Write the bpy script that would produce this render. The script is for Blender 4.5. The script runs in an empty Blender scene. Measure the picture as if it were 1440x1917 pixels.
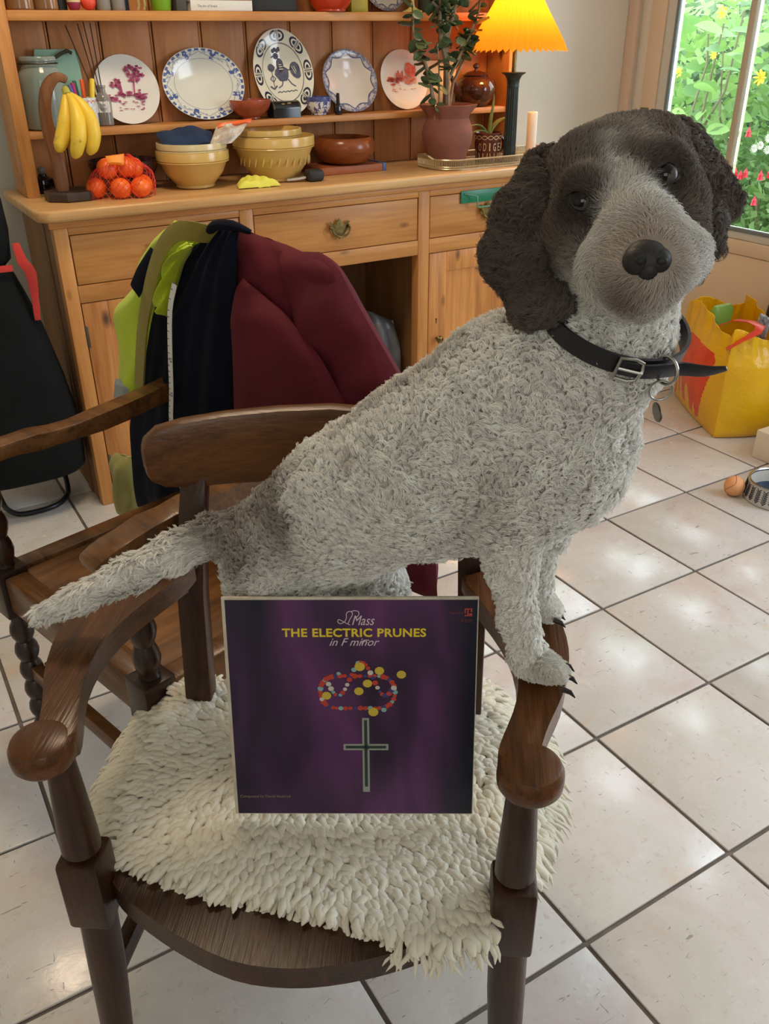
import bpy, bmesh, math, random
import numpy as np
from math import sin, cos, pi, radians, sqrt
from mathutils import Vector, Matrix
random.seed(7); RNG = np.random.default_rng(7)
SC = bpy.context.scene; COL = SC.collection

# ------------------------------------------------------------------ camera, sky, light, exposure
cam = bpy.data.cameras.new('camera'); camo = bpy.data.objects.new('camera', cam); COL.objects.link(camo)
cam.sensor_fit = 'HORIZONTAL'; cam.sensor_width = 36.0; cam.lens = 1629/1440*36; cam.clip_start = .02
_p, _a, _r = radians(28.69), radians(30.8), radians(.5)
_F = Vector((sin(_a)*cos(_p), cos(_a)*cos(_p), -sin(_p))); _R = Vector((cos(_a), -sin(_a), 0)); _D = _F.cross(_R)
_R2 = cos(_r)*_R + sin(_r)*_D; _D2 = -sin(_r)*_R + cos(_r)*_D
camo.matrix_world = Matrix(((_R2.x, -_D2.x, -_F.x, 0), (_R2.y, -_D2.y, -_F.y, 0), (_R2.z, -_D2.z, -_F.z, 1.3444), (0, 0, 0, 1)))
SC.camera = camo
world = bpy.data.worlds.new('overcast_sky'); SC.world = world; world.use_nodes = True
bg = world.node_tree.nodes['Background']; bg.inputs[0].default_value = (.80, .91, 1, 1); bg.inputs[1].default_value = 7.5

def area(name, loc, rot, sx, sy, power, col):
    l = bpy.data.lights.new(name, 'AREA'); l.shape = 'RECTANGLE'; l.size = sx; l.size_y = sy; l.energy = power; l.color = col
    o = bpy.data.objects.new(name, l); COL.objects.link(o); o.location = loc; o.rotation_euler = rot; return o
# window in the door wall nearer the camera (out of frame), an added dim fill behind the camera, an added warm fill overhead
area('side_window_light', (3.12, .25, 1.45), (0, radians(90), 0), 1.2, 1.5, 58, (.75, .87, 1))
area('rear_fill_light', (-.5, -1.7, 1.7), (radians(76), 0, radians(-16)), 1.2, 1.0, 13, (1, .985, .96))
area('warm_fill_light', (.7, 2.0, 2.4), (0, 0, 0), .4, .4, 17, (1, .78, .54))
SC.view_settings.view_transform = 'Standard'; SC.view_settings.look = 'None'; SC.view_settings.gamma = 1
SC.view_settings.use_curve_mapping = False; SC.view_settings.exposure = -0.12
try:
    SC.cycles.max_bounces = 10; SC.cycles.transparent_max_bounces = 16; SC.cycles.use_denoising = True
except Exception: pass

# ------------------------------------------------------------------ helpers
def lin(c):
    c = c/255.0; return c/12.92 if c <= .04045 else ((c+.055)/1.055)**2.4
def S(r, g, b): return (lin(r), lin(g), lin(b), 1)

class Nt:
    def __init__(s, name):
        s.m = bpy.data.materials.new(name); s.m.use_nodes = True; s.t = s.m.node_tree; s.b = s.t.nodes['Principled BSDF']; s.out = s.t.nodes['Material Output']
    def n(s, typ, **kw):
        x = s.t.nodes.new(typ)
        for k, v in kw.items():
            if k.startswith('i_'):
                k = k[2:]; k = int(k) if k.isdigit() else k.replace('_', ' ')
                x.inputs[k].default_value = v
            else: setattr(x, k, v)
        return x
    def l(s, a, b): s.t.links.new(a, b)
    def coord(s, scale=(1, 1, 1), kind='Object', rot=(0, 0, 0)):
        tc = s.n('ShaderNodeTexCoord'); mp = s.n('ShaderNodeMapping'); mp.inputs['Scale'].default_value = scale; mp.inputs['Rotation'].default_value = rot
        s.l(tc.outputs[kind], mp.inputs[0]); return mp.outputs[0]
    def noise(s, vec, scale=5, detail=4, rough=.6, dist=0):
        x = s.n('ShaderNodeTexNoise', i_Scale=scale, i_Detail=detail, i_Roughness=rough, i_Distortion=dist); s.l(vec, x.inputs['Vector']); return x.outputs[0]
    def ramp(s, fac, stops, interp='LINEAR'):
        r = s.n('ShaderNodeValToRGB'); r.color_ramp.interpolation = interp; e = r.color_ramp.elements
        while len(e) < len(stops): e.new(.5)
        for k, (p, c) in enumerate(stops): e[k].position = p; e[k].color = c if len(c) == 4 else (*c, 1)
        s.l(fac, r.inputs[0]); return r.outputs[0]
    def mix(s, fac, a, b, mode='MIX'):
        x = s.n('ShaderNodeMix', data_type='RGBA', blend_type=mode)
        for sock, v in ((x.inputs[0], fac), (x.inputs[6], a), (x.inputs[7], b)):
            if hasattr(v, 'is_linked') or hasattr(v, 'links'): s.l(v, sock)
            else: sock.default_value = v
        return x.outputs[2]
    def math(s, op, a, b=0.0, c=0.0):
        x = s.n('ShaderNodeMath', operation=op)
        for k, v in enumerate((a, b, c)):
            if isinstance(v, (int, float)): x.inputs[k].default_value = v
            else: s.l(v, x.inputs[k])
        return x.outputs[0]
    def bump(s, h, strength=.3, dist=.002):
        b = s.n('ShaderNodeBump', i_Strength=strength, i_Distance=dist); s.l(h, b.inputs['Height']); s.l(b.outputs[0], s.b.inputs['Normal'])
    def set(s, **kw):
        for k, v in kw.items():
            i = s.b.inputs[k.replace('_', ' ')]
            if hasattr(v, 'links'): s.l(v, i)
            else: i.default_value = v
        return s.m

def mat(name, col, rough=.5, metal=0.0, col2=None, nscale=12, bump=0, bscale=60, bdist=.001, **kw):
    t = Nt(name); t.set(Base_Color=col, Roughness=rough, Metallic=metal, **kw)
    if col2 or bump: v = t.coord()
    if col2: t.l(t.ramp(t.noise(v, nscale, 5), [(.35, col), (.68, col2)]), t.b.inputs['Base Color'])
    if bump: t.bump(t.noise(v, bscale, 4), bump, bdist)
    return t.m

def wood(name, light, dark, axis='x', rough=.45, fine=70, knots=0, contrast=(.3, .7), bump=.25, mid=None, along=2.0):
    t = Nt(name); sc = [fine*.28]*3; sc['xyz'.index(axis)] = along; sf = [fine*2.2]*3; sf['xyz'.index(axis)] = along*2.5
    n1 = t.noise(t.coord(sc), 1, 6, .62, .8); n2 = t.noise(t.coord(sf), 1, 3, .6)
    f = t.math('ADD', t.math('MULTIPLY', n1, .68), t.math('MULTIPLY', n2, .32))
    c = t.ramp(f, [(contrast[0], dark), ((contrast[0]+contrast[1])/2, mid or tuple((a+b)/2 for a, b in zip(light, dark))), (contrast[1], light)])
    info = t.n('ShaderNodeObjectInfo'); hv = t.n('ShaderNodeHueSaturation'); t.l(c, hv.inputs['Color'])
    t.l(t.math('MULTIPLY_ADD', info.outputs['Random'], .16, .92), hv.inputs['Value']); c = hv.outputs[0]
    if knots:
        ks = [11.0]*3; ks['xyz'.index(axis)] = 5.0
        vo = t.n('ShaderNodeTexVoronoi', i_Scale=knots); t.l(t.coord(ks), vo.inputs['Vector'])
        k = t.ramp(vo.outputs['Distance'], [(.06, (1, 1, 1)), (.15, (0, 0, 0))])
        c = t.mix(k, c, tuple(x*.32 for x in dark[:3])+(1,))
    t.l(c, t.b.inputs['Base Color']); t.set(Roughness=rough, Specular_IOR_Level=.36); t.bump(n2, bump, .0012); return t.m

ORG = {}
def thing(name, label, cat, loc, group=None, rot=None):
    o = bpy.data.objects.new(name, None); COL.objects.link(o); o.empty_display_size = .05
    o.location = loc
    if rot is not None: o.rotation_euler = rot.to_euler() if hasattr(rot, 'to_euler') else rot
    ORG[o.name] = Vector(loc); return tag(o, label, cat, group)
def tag(o, label=None, cat=None, group=None, kind=None):
    for k, v in (('label', label), ('category', cat), ('group', group), ('kind', kind)):
        if v: o[k] = v
    return o

def spline(P, rs=None, n=4):
    P = [Vector(p) for p in P]; o = []; q = []; m = len(P)
    for i in range(m-1):
        a, b, c, d = P[max(i-1, 0)], P[i], P[i+1], P[min(i+2, m-1)]
        for k in range(n):
            t = k/n; o.append(.5*(2*b+(c-a)*t+(2*a-5*b+4*c-d)*t*t+(3*b-a-3*c+d)*t**3))
            if rs is not None: q.append(rs[i]*(1-t)+rs[i+1]*t)
    o.append(P[-1])
    if rs is not None: q.append(rs[-1])
    return (o, q) if rs is not None else o
class B:
    """bmesh builder; every shape is added in world (or local) coordinates"""
    def __init__(s): s.bm = bmesh.new()
    def _new(s, f):
        n0 = len(s.bm.verts); f(); s.bm.verts.ensure_lookup_table(); return s.bm.verts[n0:]
    def faces(s, V, F):
        vs = [s.bm.verts.new(v) for v in V]
        for f in F:
            try: s.bm.faces.new([vs[i] for i in f])
            except ValueError: pass
        return vs
    def box(s, x0, x1, y0, y1, z0, z1, bev=0, seg=2, M=None):
        V = [(x, y, z) for z in (z0, z1) for y in (y0, y1) for x in (x0, x1)]
        if M is not None: V = [M @ Vector(v) for v in V]
        vs = s.faces(V, [(0, 2, 3, 1), (4, 5, 7, 6), (0, 1, 5, 4), (2, 6, 7, 3), (0, 4, 6, 2), (1, 3, 7, 5)])
        if bev: bmesh.ops.bevel(s.bm, geom=list({e for v in vs for e in v.link_edges}), offset=bev, segments=seg, profile=.5, affect='EDGES')
        return s
    def lathe(s, prof, c=(0, 0, 0), seg=28, sx=1, sy=1, M=None, wob=None, cap=True):
        rows = []
        for k, (r, z) in enumerate(prof):
            row = []
            for j in range(seg):
                a = 2*pi*j/seg; rr = r*(wob(a, k) if wob else 1)
                v = Vector((rr*cos(a)*sx, rr*sin(a)*sy, z))
                v = (M @ v) if M is not None else v
                row.append(s.bm.verts.new((v.x+c[0], v.y+c[1], v.z+c[2])))
            rows.append(row)
        for p, q in zip(rows, rows[1:]):
            for j in range(seg): s.bm.faces.new((p[j], p[(j+1) % seg], q[(j+1) % seg], q[j]))
        if cap: s.bm.faces.new(rows[0][::-1]); s.bm.faces.new(rows[-1])
        return s
    def tube(s, pts, rs, seg=10, flat=1.0, up=(0, 0, 1), cap=True, sm=0):
        if sm: pts, rs = spline(pts, [rs]*len(pts) if isinstance(rs, (int, float)) else rs, sm)
        P = [Vector(p) for p in pts]; rs = [rs]*len(P) if isinstance(rs, (int, float)) else rs
        n = None; rows = []
        for k, p in enumerate(P):
            d = (P[min(k+1, len(P)-1)]-P[max(k-1, 0)]).normalized()
            if n is None:
                u = Vector(up); u = u if abs(u.dot(d)) < .95 else Vector((1, 0, 0)); n = (u-d*u.dot(d)).normalized()
            else: n = (n-d*n.dot(d)).normalized()
            b = d.cross(n)
            rows.append([s.bm.verts.new(p+rs[k]*(cos(2*pi*j/seg)*b+flat*sin(2*pi*j/seg)*n)) for j in range(seg)])
        for p, q in zip(rows, rows[1:]):
            for j in range(seg): s.bm.faces.new((p[j], p[(j+1) % seg], q[(j+1) % seg], q[j]))
        if cap: s.bm.faces.new(rows[0][::-1]); s.bm.faces.new(rows[-1])
        return s
    def bar(s, pts, w, h, up=(0, 0, 1), bev=0, sm=0):
        """square-section bar along pts"""
        if sm:
            n = len(pts); W_ = [w]*n if isinstance(w, (int, float)) else w; H2 = [h]*n if isinstance(h, (int, float)) else h
            _, w = spline(pts, W_, sm); pts, h = spline(pts, H2, sm)
        P = [Vector(p) for p in pts]; rows = []
        for k, p in enumerate(P):
            d = (P[min(k+1, len(P)-1)]-P[max(k-1, 0)]).normalized(); u = Vector(up); n = (u-d*u.dot(d)).normalized(); b = d.cross(n)
            ww = w[k] if isinstance(w, (list, tuple)) else w; hh = h[k] if isinstance(h, (list, tuple)) else h
            rows.append([s.bm.verts.new(p+b*ww/2*i+n*hh/2*j) for i, j in ((-1, -1), (1, -1), (1, 1), (-1, 1))])
        es = []
        for p, q in zip(rows, rows[1:]):
            for j in range(4): s.bm.faces.new((p[j], p[(j+1) % 4], q[(j+1) % 4], q[j]))
        s.bm.faces.new(rows[0][::-1]); s.bm.faces.new(rows[-1])
        if bev:
            vs = {v for r in rows for v in r}
            for p, q in zip(rows, rows[1:]): es += [s.bm.edges.get((a, b)) for a, b in zip(p, q)]
            for r in (rows[0], rows[-1]): es += [s.bm.edges.get((r[j], r[(j+1) % 4])) for j in range(4)]
            bmesh.ops.bevel(s.bm, geom=[e for e in es if e], offset=bev, segments=2, profile=.5, affect='EDGES')
        return s
    def prism(s, poly, z0, z1, f=None, bev=0, seg=3):
        f = f or (lambda x, y, z: (x, y, z)); lo = [s.bm.verts.new(f(x, y, z0)) for x, y in poly]; hi = [s.bm.verts.new(f(x, y, z1)) for x, y in poly]
        n = len(poly); fs = [s.bm.faces.new(lo[::-1]), s.bm.faces.new(hi)]
        for j in range(n): s.bm.faces.new((lo[j], lo[(j+1) % n], hi[(j+1) % n], hi[j]))
        if bev:
            es = [e for fa in fs for e in fa.edges]
            bmesh.ops.bevel(s.bm, geom=es, offset=bev, segments=seg, profile=.5, affect='EDGES')
        return s
    def ball(s, c, r, u=16, v=10, M=None):
        r = (r, r, r) if isinstance(r, (int, float)) else r; rows = []
        T = lambda p: (M @ Vector(p) if M is not None else Vector(p))+Vector(c)
        top = s.bm.verts.new(T((0, 0, r[2]))); bot = s.bm.verts.new(T((0, 0, -r[2])))
        for k in range(1, v):
            th = pi*k/v; rows.append([s.bm.verts.new(T((r[0]*sin(th)*cos(2*pi*j/u), r[1]*sin(th)*sin(2*pi*j/u), r[2]*cos(th)))) for j in range(u)])
        for j in range(u):
            s.bm.faces.new((top, rows[0][j], rows[0][(j+1) % u])); s.bm.faces.new((bot, rows[-1][(j+1) % u], rows[-1][j]))
        for p, q in zip(rows, rows[1:]):
            for j in range(u): s.bm.faces.new((p[j], q[j], q[(j+1) % u], p[(j+1) % u]))
        return s
    def sheet(s, L, R, nrm, nu=24, nv=40, bulge=.03, thick=.02, fold=None, closed=True):
        """cloth between two edge curves L and R (world points); front bulges along nrm, back is offset"""
        def rs(P, n):
            P = np.array(P, float); d = np.r_[0, np.cumsum(np.linalg.norm(np.diff(P, axis=0), axis=1))]; t = np.linspace(0, d[-1], n)
            Q = np.stack([np.interp(t, d, P[:, i]) for i in range(3)], 1)
            for _ in range(2): Q[1:-1] = .25*Q[:-2]+.5*Q[1:-1]+.25*Q[2:]
            return Q
        A, C = rs(L, nv), rs(R, nv); nrm = np.array(nrm, float); nrm /= np.linalg.norm(nrm); F = []; K = []
        for i in range(nv):
            for j in range(nu):
                u = j/(nu-1); v = i/(nv-1); e = (max(0, 1-(2*u-1)**2))**.5; ev = min(1, v*7)**.5*min(1, (1-v)*12)**.5
                h = bulge*e*ev+(fold(u, v)*e if fold else 0)
                p = A[i]*(1-u)+C[i]*u
                F.append(p+nrm*h); K.append(p-nrm*thick*e*ev)
        a = [s.bm.verts.new(p) for p in F]; b = [s.bm.verts.new(p) for p in K]
        for i in range(nv-1):
            for j in range(nu-1):
                q = (i*nu+j, i*nu+j+1, (i+1)*nu+j+1, (i+1)*nu+j)
                s.bm.faces.new([a[k] for k in q]); s.bm.faces.new([b[k] for k in q[::-1]])
        rim = [j for j in range(nu)]+[i*nu+nu-1 for i in range(1, nv)]+[(nv-1)*nu+j for j in range(nu-2, -1, -1)]+[i*nu for i in range(nv-2, 0, -1)]
        for p, q in zip(rim, rim[1:]+rim[:1]): s.bm.faces.new((a[q], a[p], b[p], b[q]))
        return s

def obj(name, b, m, parent=None, local=False, smooth=True, base=None, M=None):
    bm = b.bm if isinstance(b, B) else b
    if M is not None: bmesh.ops.transform(bm, matrix=M, verts=bm.verts)
    bmesh.ops.recalc_face_normals(bm, faces=bm.faces)
    if parent is not None and not local:
        q = parent; org = None
        while q is not None and org is None: org = ORG.get(q.name); q = q.parent
        bmesh.ops.translate(bm, verts=bm.verts, vec=-(org or Vector()))
    me = bpy.data.meshes.new(name); loc = None
    if parent is None and not local:
        bm.verts.ensure_lookup_table(); P = np.array([v.co[:] for v in bm.verts]); lo, hi = P.min(0), P.max(0)
        loc = Vector(((lo[0]+hi[0])/2, (lo[1]+hi[1])/2, lo[2])); bmesh.ops.translate(bm, verts=bm.verts, vec=-loc)
    bm.to_mesh(me); bm.free()
    o = bpy.data.objects.new(name, me); COL.objects.link(o)
    if loc is not None: o.location = loc; ORG[o.name] = loc
    o.parent = parent
    for x in (m if isinstance(m, (list, tuple)) else [m]): me.materials.append(x)
    if smooth:
        me.shade_smooth()
        try: me.set_sharp_from_angle(angle=radians(38))
        except Exception: pass
    return o
def one(name, b, m, label, cat, group=None, **kw): return tag(obj(name, b, m, **kw), label, cat, group)
def struct(name, b, m, parent=None, **kw):
    o = obj(name, b, m, parent, **kw)
    if parent is None: o['kind'] = 'structure'
    return o
def raw(name, V, F, m, parent, colour=None, smooth=True):
    """fast numpy mesh: V (n,3) world, F (m,k)"""
    org = ORG.get(parent.name, Vector()) if parent else Vector()
    me = bpy.data.meshes.new(name); V = np.asarray(V, np.float32)-np.array(org[:], np.float32); F = np.asarray(F, np.int32); k = F.shape[1]
    me.vertices.add(len(V)); me.vertices.foreach_set('co', V.ravel()); me.loops.add(F.size); me.loops.foreach_set('vertex_index', F.ravel())
    me.polygons.add(len(F)); me.polygons.foreach_set('loop_start', np.arange(0, F.size, k, dtype=np.int32)); me.update(calc_edges=True); me.validate()
    if colour is not None:
        a = me.color_attributes.new('coat', 'FLOAT_COLOR', 'POINT'); a.data.foreach_set('color', np.c_[colour, np.ones(len(colour))].astype(np.float32).ravel())
    if smooth: me.shade_smooth()
    me.materials.append(m); o = bpy.data.objects.new(name, me); COL.objects.link(o); o.parent = parent; return o
_dg_tmp = []
def text(name, s, size, m, parent, M, shear=0, offset=0, width=None, height=None, align='CENTER', space=1.0):
    cu = bpy.data.curves.new('lettering', 'FONT'); cu.body = s; cu.size = size; cu.shear = shear; cu.offset = offset; cu.align_x = align; cu.space_character = space; cu.resolution_u = 3
    o = bpy.data.objects.new('lettering', cu); COL.objects.link(o); bpy.context.view_layer.update()
    me = bpy.data.meshes.new_from_object(o.evaluated_get(bpy.context.evaluated_depsgraph_get())); bpy.data.objects.remove(o); bpy.data.curves.remove(cu)
    P = np.array([v.co[:] for v in me.vertices]); w = np.ptp(P[:, 0]); h = np.ptp(P[:, 1])
    T = Matrix.Diagonal((width/w if width else 1, height/h if height else (width/w if width else 1), 1, 1))
    me.transform(M @ T); me.name = name; me.materials.clear(); me.materials.append(m)
    r = bpy.data.objects.new(name, me); COL.objects.link(r); r.parent = parent; return r
def cp(o, parent, M=None, name=None):
    c = o.copy(); COL.objects.link(c); c.parent = parent
    if M is not None: c.matrix_local = M
    return c
XZ = Matrix(((1, 0, 0, 0), (0, 0, -1, 0), (0, 1, 0, 0), (0, 0, 0, 1)))   # text plane XY -> XZ facing -Y
def frame(o, ex, ey, ez):
    return Matrix(((ex[0], ey[0], ez[0], o[0]), (ex[1], ey[1], ez[1], o[1]), (ex[2], ey[2], ez[2], o[2]), (0, 0, 0, 1)))

# ------------------------------------------------------------------ materials
PL, PD = S(218, 158, 90), S(168, 104, 50)
pine_x = wood('pine_along', PL, PD, 'x', .42, 40, 1.0, along=1.6)
pine_z = wood('pine_upright', PL, PD, 'z', .42, 40, 1.0, along=1.6)
pine_top = wood('pine_top', S(224, 184, 128), S(186, 136, 82), 'x', .34, 46, along=1.4)
pine_door = wood('pine_door', S(220, 154, 88), S(142, 80, 36), 'z', .40, 22, .8, contrast=(.38, .62), along=1.0)
pine_back = wood('pine_backboard', S(204, 142, 88), S(156, 98, 56), 'z', .5, 26, along=1.3)
pine_side = wood('pine_side', S(150, 110, 70), S(110, 74, 42), 'z', .55, 30)
oak_u = wood('oak_dark', S(122, 73, 32), S(42, 23, 10), 'y', .30, 120, contrast=(.30, .72), bump=.5, along=5)
oak_seat = wood('oak_seat', S(80, 50, 29), S(32, 18, 10), 'y', .34, 110, contrast=(.30, .72), bump=.5, along=4)
oak_z = wood('oak_post', S(78, 47, 28), S(33, 19, 11), 'z', .33, 100, contrast=(.3, .72), bump=.4, along=5)
oak_x = wood('oak_rail', S(120, 76, 40), S(50, 29, 14), 'x', .32, 100, contrast=(.3, .72), bump=.4, along=4)
oak2 = wood('oak_worn', S(128, 86, 48), S(56, 33, 18), 'x', .30, 60, contrast=(.34, .66), bump=.3, along=5)
dark_turned = mat('dark_turned_wood', S(40, 25, 19), .30, col2=S(54, 33, 22), nscale=30)
black = mat('black_plain', S(22, 22, 24), .55)
white_paint = mat('white_paint', S(232, 226, 212), .5, bump=.05, bscale=30)
wall_paint = mat('wall_paint', S(234, 229, 214), .85, col2=S(229, 224, 208), nscale=3, bump=.04, bscale=90)
door_paint = mat('door_paint', S(228, 204, 174), .45, bump=.04, bscale=40)
frame_paint = mat('frame_paint', S(222, 198, 178), .5)
brass = mat('aged_brass', S(150, 128, 80), .35, 1.0, col2=S(96, 82, 52), nscale=60)
silver = mat('polished_metal', S(190, 188, 182), .28, 1.0)
# ------------------------------------------------------------------ room shell
t = Nt('terracotta_tile'); v = t.coord(); inf = t.n('ShaderNodeObjectInfo'); off = t.n('ShaderNodeVectorMath', operation='ADD')
sc = t.n('ShaderNodeVectorMath', operation='SCALE'); t.l(inf.outputs['Location'], sc.inputs[0]); sc.inputs['Scale'].default_value = 3.1
t.l(v, off.inputs[0]); t.l(sc.outputs[0], off.inputs[1]); v2 = off.outputs[0]
n1 = t.noise(v2, 4.5, 5, .6, .6); n2 = t.noise(v2, 38, 5, .7)
c = t.ramp(n1, [(.30, S(212, 197, 192)), (.48, S(219, 213, 208)), (.62, S(211, 206, 199)), (.74, S(216, 193, 174))])
c = t.mix(t.ramp(n2, [(.27, (1, 1, 1)), (.41, (0, 0, 0))]), c, S(198, 188, 180))
hv = t.n('ShaderNodeHueSaturation'); t.l(c, hv.inputs['Color']); t.l(t.math('MULTIPLY_ADD', inf.outputs['Random'], .12, .92), hv.inputs['Value'])
# short scratches: stretched noise thresholded
s1 = t.n('ShaderNodeMapping', i_Scale=(26, 120, 1), i_Rotation=(0, 0, .6)); t.l(v2, s1.inputs[0]); q1 = t.noise(s1.outputs[0], 1, 2, .5, 1.2)
s2 = t.n('ShaderNodeMapping', i_Scale=(150, 34, 1), i_Rotation=(0, 0, .25)); t.l(v2, s2.inputs[0]); q2 = t.noise(s2.outputs[0], 1, 2, .5, 1.0)
scr = t.math('MAXIMUM', t.ramp(q1, [(.70, (0, 0, 0)), (.74, (1, 1, 1))]), t.ramp(q2, [(.71, (0, 0, 0)), (.75, (1, 1, 1))]))
t.l(t.mix(t.math('MULTIPLY', scr, .55), hv.outputs[0], S(112, 100, 90)), t.b.inputs['Base Color'])
t.l(t.ramp(t.noise(v2, 14, 5, .65), [(.3, (.15, .15, .15)), (.7, (.30, .30, .30))]), t.b.inputs['Roughness'])
hgt = t.math('SUBTRACT', t.math('ADD', t.math('MULTIPLY', t.noise(v2, 9, 4, .6), .8), t.math('MULTIPLY', n2, .25)), t.math('MULTIPLY', scr, .5))
t.bump(hgt, .38, .0028); tile_m = t.m
grout = mat('grout', S(126, 116, 106), .9, col2=S(102, 94, 86), nscale=20, bump=.3, bscale=150)
floor = struct('floor', B().box(-1.6, 3.28, -2.4, 3.28, -.10, -.006), grout)
FO = ORG['floor']; TS, JX, JY = .355, .0565, .279
tb = B().box(-.1735, .1735, -.1735, .1735, -.0057, 0, .0022, 2); tile0 = None
for i in range(-3, 9):
    for j in range(-1, 9):
        x, y = JX+(i+.5)*TS, JY+(j+.5)*TS
        if tile0 is None: o = tile0 = obj('tile', tb, tile_m, floor, local=True)
        else: o = cp(tile0, floor)
        o.location = Vector((x, y, random.uniform(-.0008, .0004)))-FO
        o.rotation_euler = (random.uniform(-.0015, .0015), random.uniform(-.0015, .0015), random.uniform(-.003, .003))
struct('wall_back', B().box(-1.6, 3.16, 3.18, 3.30, -.1, 2.5), wall_paint)
struct('wall_left', B().box(-1.72, -1.6, -2.4, 3.30, -.1, 2.5), wall_paint)
rw = B(); rw.box(3.16, 3.28, -2.4, 2.02, -.1, 2.5); rw.box(3.16, 3.28, 2.02, 3.06, 2.06, 2.5); rw.box(3.16, 3.28, 3.125, 3.30, -.1, 2.5); struct('wall_right', rw, wall_paint)
struct('wall_front', B().box(-1.72, 3.28, -2.52, -2.4, -.1, 2.5), wall_paint)
struct('ceiling', B().box(-1.72, 3.28, -2.4, 3.30, 2.5, 2.6), white_paint)
struct('trim_1', B().box(3.145, 3.165, 3.118, 3.178, 0, 2.12, .004).box(3.14, 3.17, 1.96, 2.02, 0, 2.12, .004).box(3.14, 3.17, 2.02, 3.118, 2.06, 2.12, .004), frame_paint)
struct('trim_2', B().box(3.175, 3.255, 3.058, 3.125, 0, 2.06, .004), white_paint)
struct('baseboard_back', B().box(-1.6, 3.14, 3.163, 3.18, 0, .11, .004), white_paint)
dr = thing('door_1', None, None, (3.18, 2.54, 0)); dr['kind'] = 'structure'
DX0, DX1 = 3.155, 3.2
obj('stile', B().box(DX0, DX1, 2.968, 3.053, .02, 2.04, .003), door_paint, dr)
obj('stile', B().box(DX0, DX1, 2.03, 2.115, .02, 2.04, .003), door_paint, dr)
obj('rail', B().box(DX0, DX1, 2.1155, 2.9675, 1.94, 2.04, .003), door_paint, dr)
obj('rail', B().box(DX0, DX1, 2.1155, 2.9675, .535, .592, .003), door_paint, dr)
obj('lower_panel', B().box(DX0+.006, DX1, 2.1155, 2.9675, .02, .533, .002), door_paint, dr)
bead = mat('white_bead', S(214, 212, 200), .4)
bb = B(); bb.box(DX0+.004, DX1, 2.91, 2.967, .593, 1.94, .006); bb.box(DX0+.004, DX1, 2.116, 2.17, .593, 1.94, .006); bb.box(DX0+.004, DX1, 2.1705, 2.9095, .593, .635, .006)
obj('glazing_bead', bb, bead, dr)
gb = B(); gb.box(DX0-.004, DX0+.01, 2.898, 2.912, .635, 1.94, .003); gb.box(DX0-.004, DX0+.01, 2.16, 2.9, .625, .64, .003); obj('rubber_gasket', gb, mat('gasket', S(120, 130, 132), .4), dr)
obj('mullion', B().box(DX0, DX1, 2.522, 2.553, .636, 1.94, .008), mat('mullion_paint', S(196, 184, 160), .45), dr)
tg = Nt('window_glass'); lw = tg.n('ShaderNodeFresnel', i_IOR=1.3); ms = tg.n('ShaderNodeMixShader'); tr = tg.n('ShaderNodeBsdfTransparent'); gl = tg.n('ShaderNodeBsdfGlossy', i_Roughness=.02)
tr.inputs[0].default_value = (.96, .98, .97, 1); tg.l(lw.outputs[0], ms.inputs[0]); tg.l(tr.outputs[0], ms.inputs[1]); tg.l(gl.outputs[0], ms.inputs[2]); tg.l(ms.outputs[0], tg.out.inputs[0]); glass_pane = tg.m
for a, b in ((2.554, 2.909), (2.171, 2.521)): obj('pane', B().box(3.176, 3.180, a, b, .636, 1.939), glass_pane, dr, smooth=False)
hg = obj('hinge', B().box(3.150, 3.157, 3.000, 3.045, 1.00, 1.058, .001), brass, dr); hg['label'] = 'small brass hinge plate'
sb = B()
for y in (3.012, 3.033): sb.ball((3.150, y, 1.045), .003, 8, 6)
obj('screw', sb, mat('screw_dark', S(60, 46, 26), .4, 1.0), hg)

# ------------------------------------------------------------------ garden beyond the door
lawn_m = mat('garden_soil', S(90, 104, 60), .95, col2=S(120, 136, 76), nscale=6)
tag(obj('ground_outside', B().box(3.30, 12, -3, 12, -.35, -.15), lawn_m), kind='structure')
def leafmat(name, a, b):
    t = Nt(name); inf = t.n('ShaderNodeObjectInfo'); v = t.coord(kind='Object'); n = t.noise(v, 7, 3)
    f = t.math('ADD', t.math('MULTIPLY', inf.outputs['Random'], .6), t.math('MULTIPLY', n, .5)); c = t.ramp(f, [(.2, a), (.85, b)])
    t.l(c, t.b.inputs['Base Color']); t.set(Roughness=.42)
    tl = t.n('ShaderNodeBsdfTranslucent'); t.l(c, tl.inputs[0]); ms = t.n('ShaderNodeMixShader', i_0=.42); t.l(t.b.outputs[0], ms.inputs[1]); t.l(tl.outputs[0], ms.inputs[2]); t.l(ms.outputs[0], t.out.inputs[0]); return t.m
leaf_g = leafmat('garden_leaf', S(84, 128, 60), S(150, 184, 104)); fine_g = leafmat('fine_leaf', S(92, 128, 70), S(156, 180, 116)); deep_g = leafmat('deep_leaf', S(74, 106, 68), S(130, 156, 110))
stem_m = mat('garden_stem', S(116, 110, 82), .8)
def leaf_mesh(L, W, curl=.15):
    b = B(); rows = []
    for k in range(6):
        t = k/5; w = W*sin(pi*min(1, t*.93+.07))**.8*(1-.25*t); z = -curl*L*t*t
        rows.append([(t*L, -w/2, z+.12*w), (t*L, 0, z), (t*L, w/2, z+.12*w)])
    V = [p for r in rows for p in r]; F = []
    for k in range(5):
        for j in range(2): a = k*3+j; F.append((a, a+1, a+4, a+3))
    b.faces(V, F); return b
def rnd_dir(zlo=-.5, zhi=.7):
    a = random.uniform(0, 2*pi); z = random.uniform(zlo, zhi); r = sqrt(max(0, 1-z*z)); return Vector((r*cos(a), r*sin(a), z))
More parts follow.
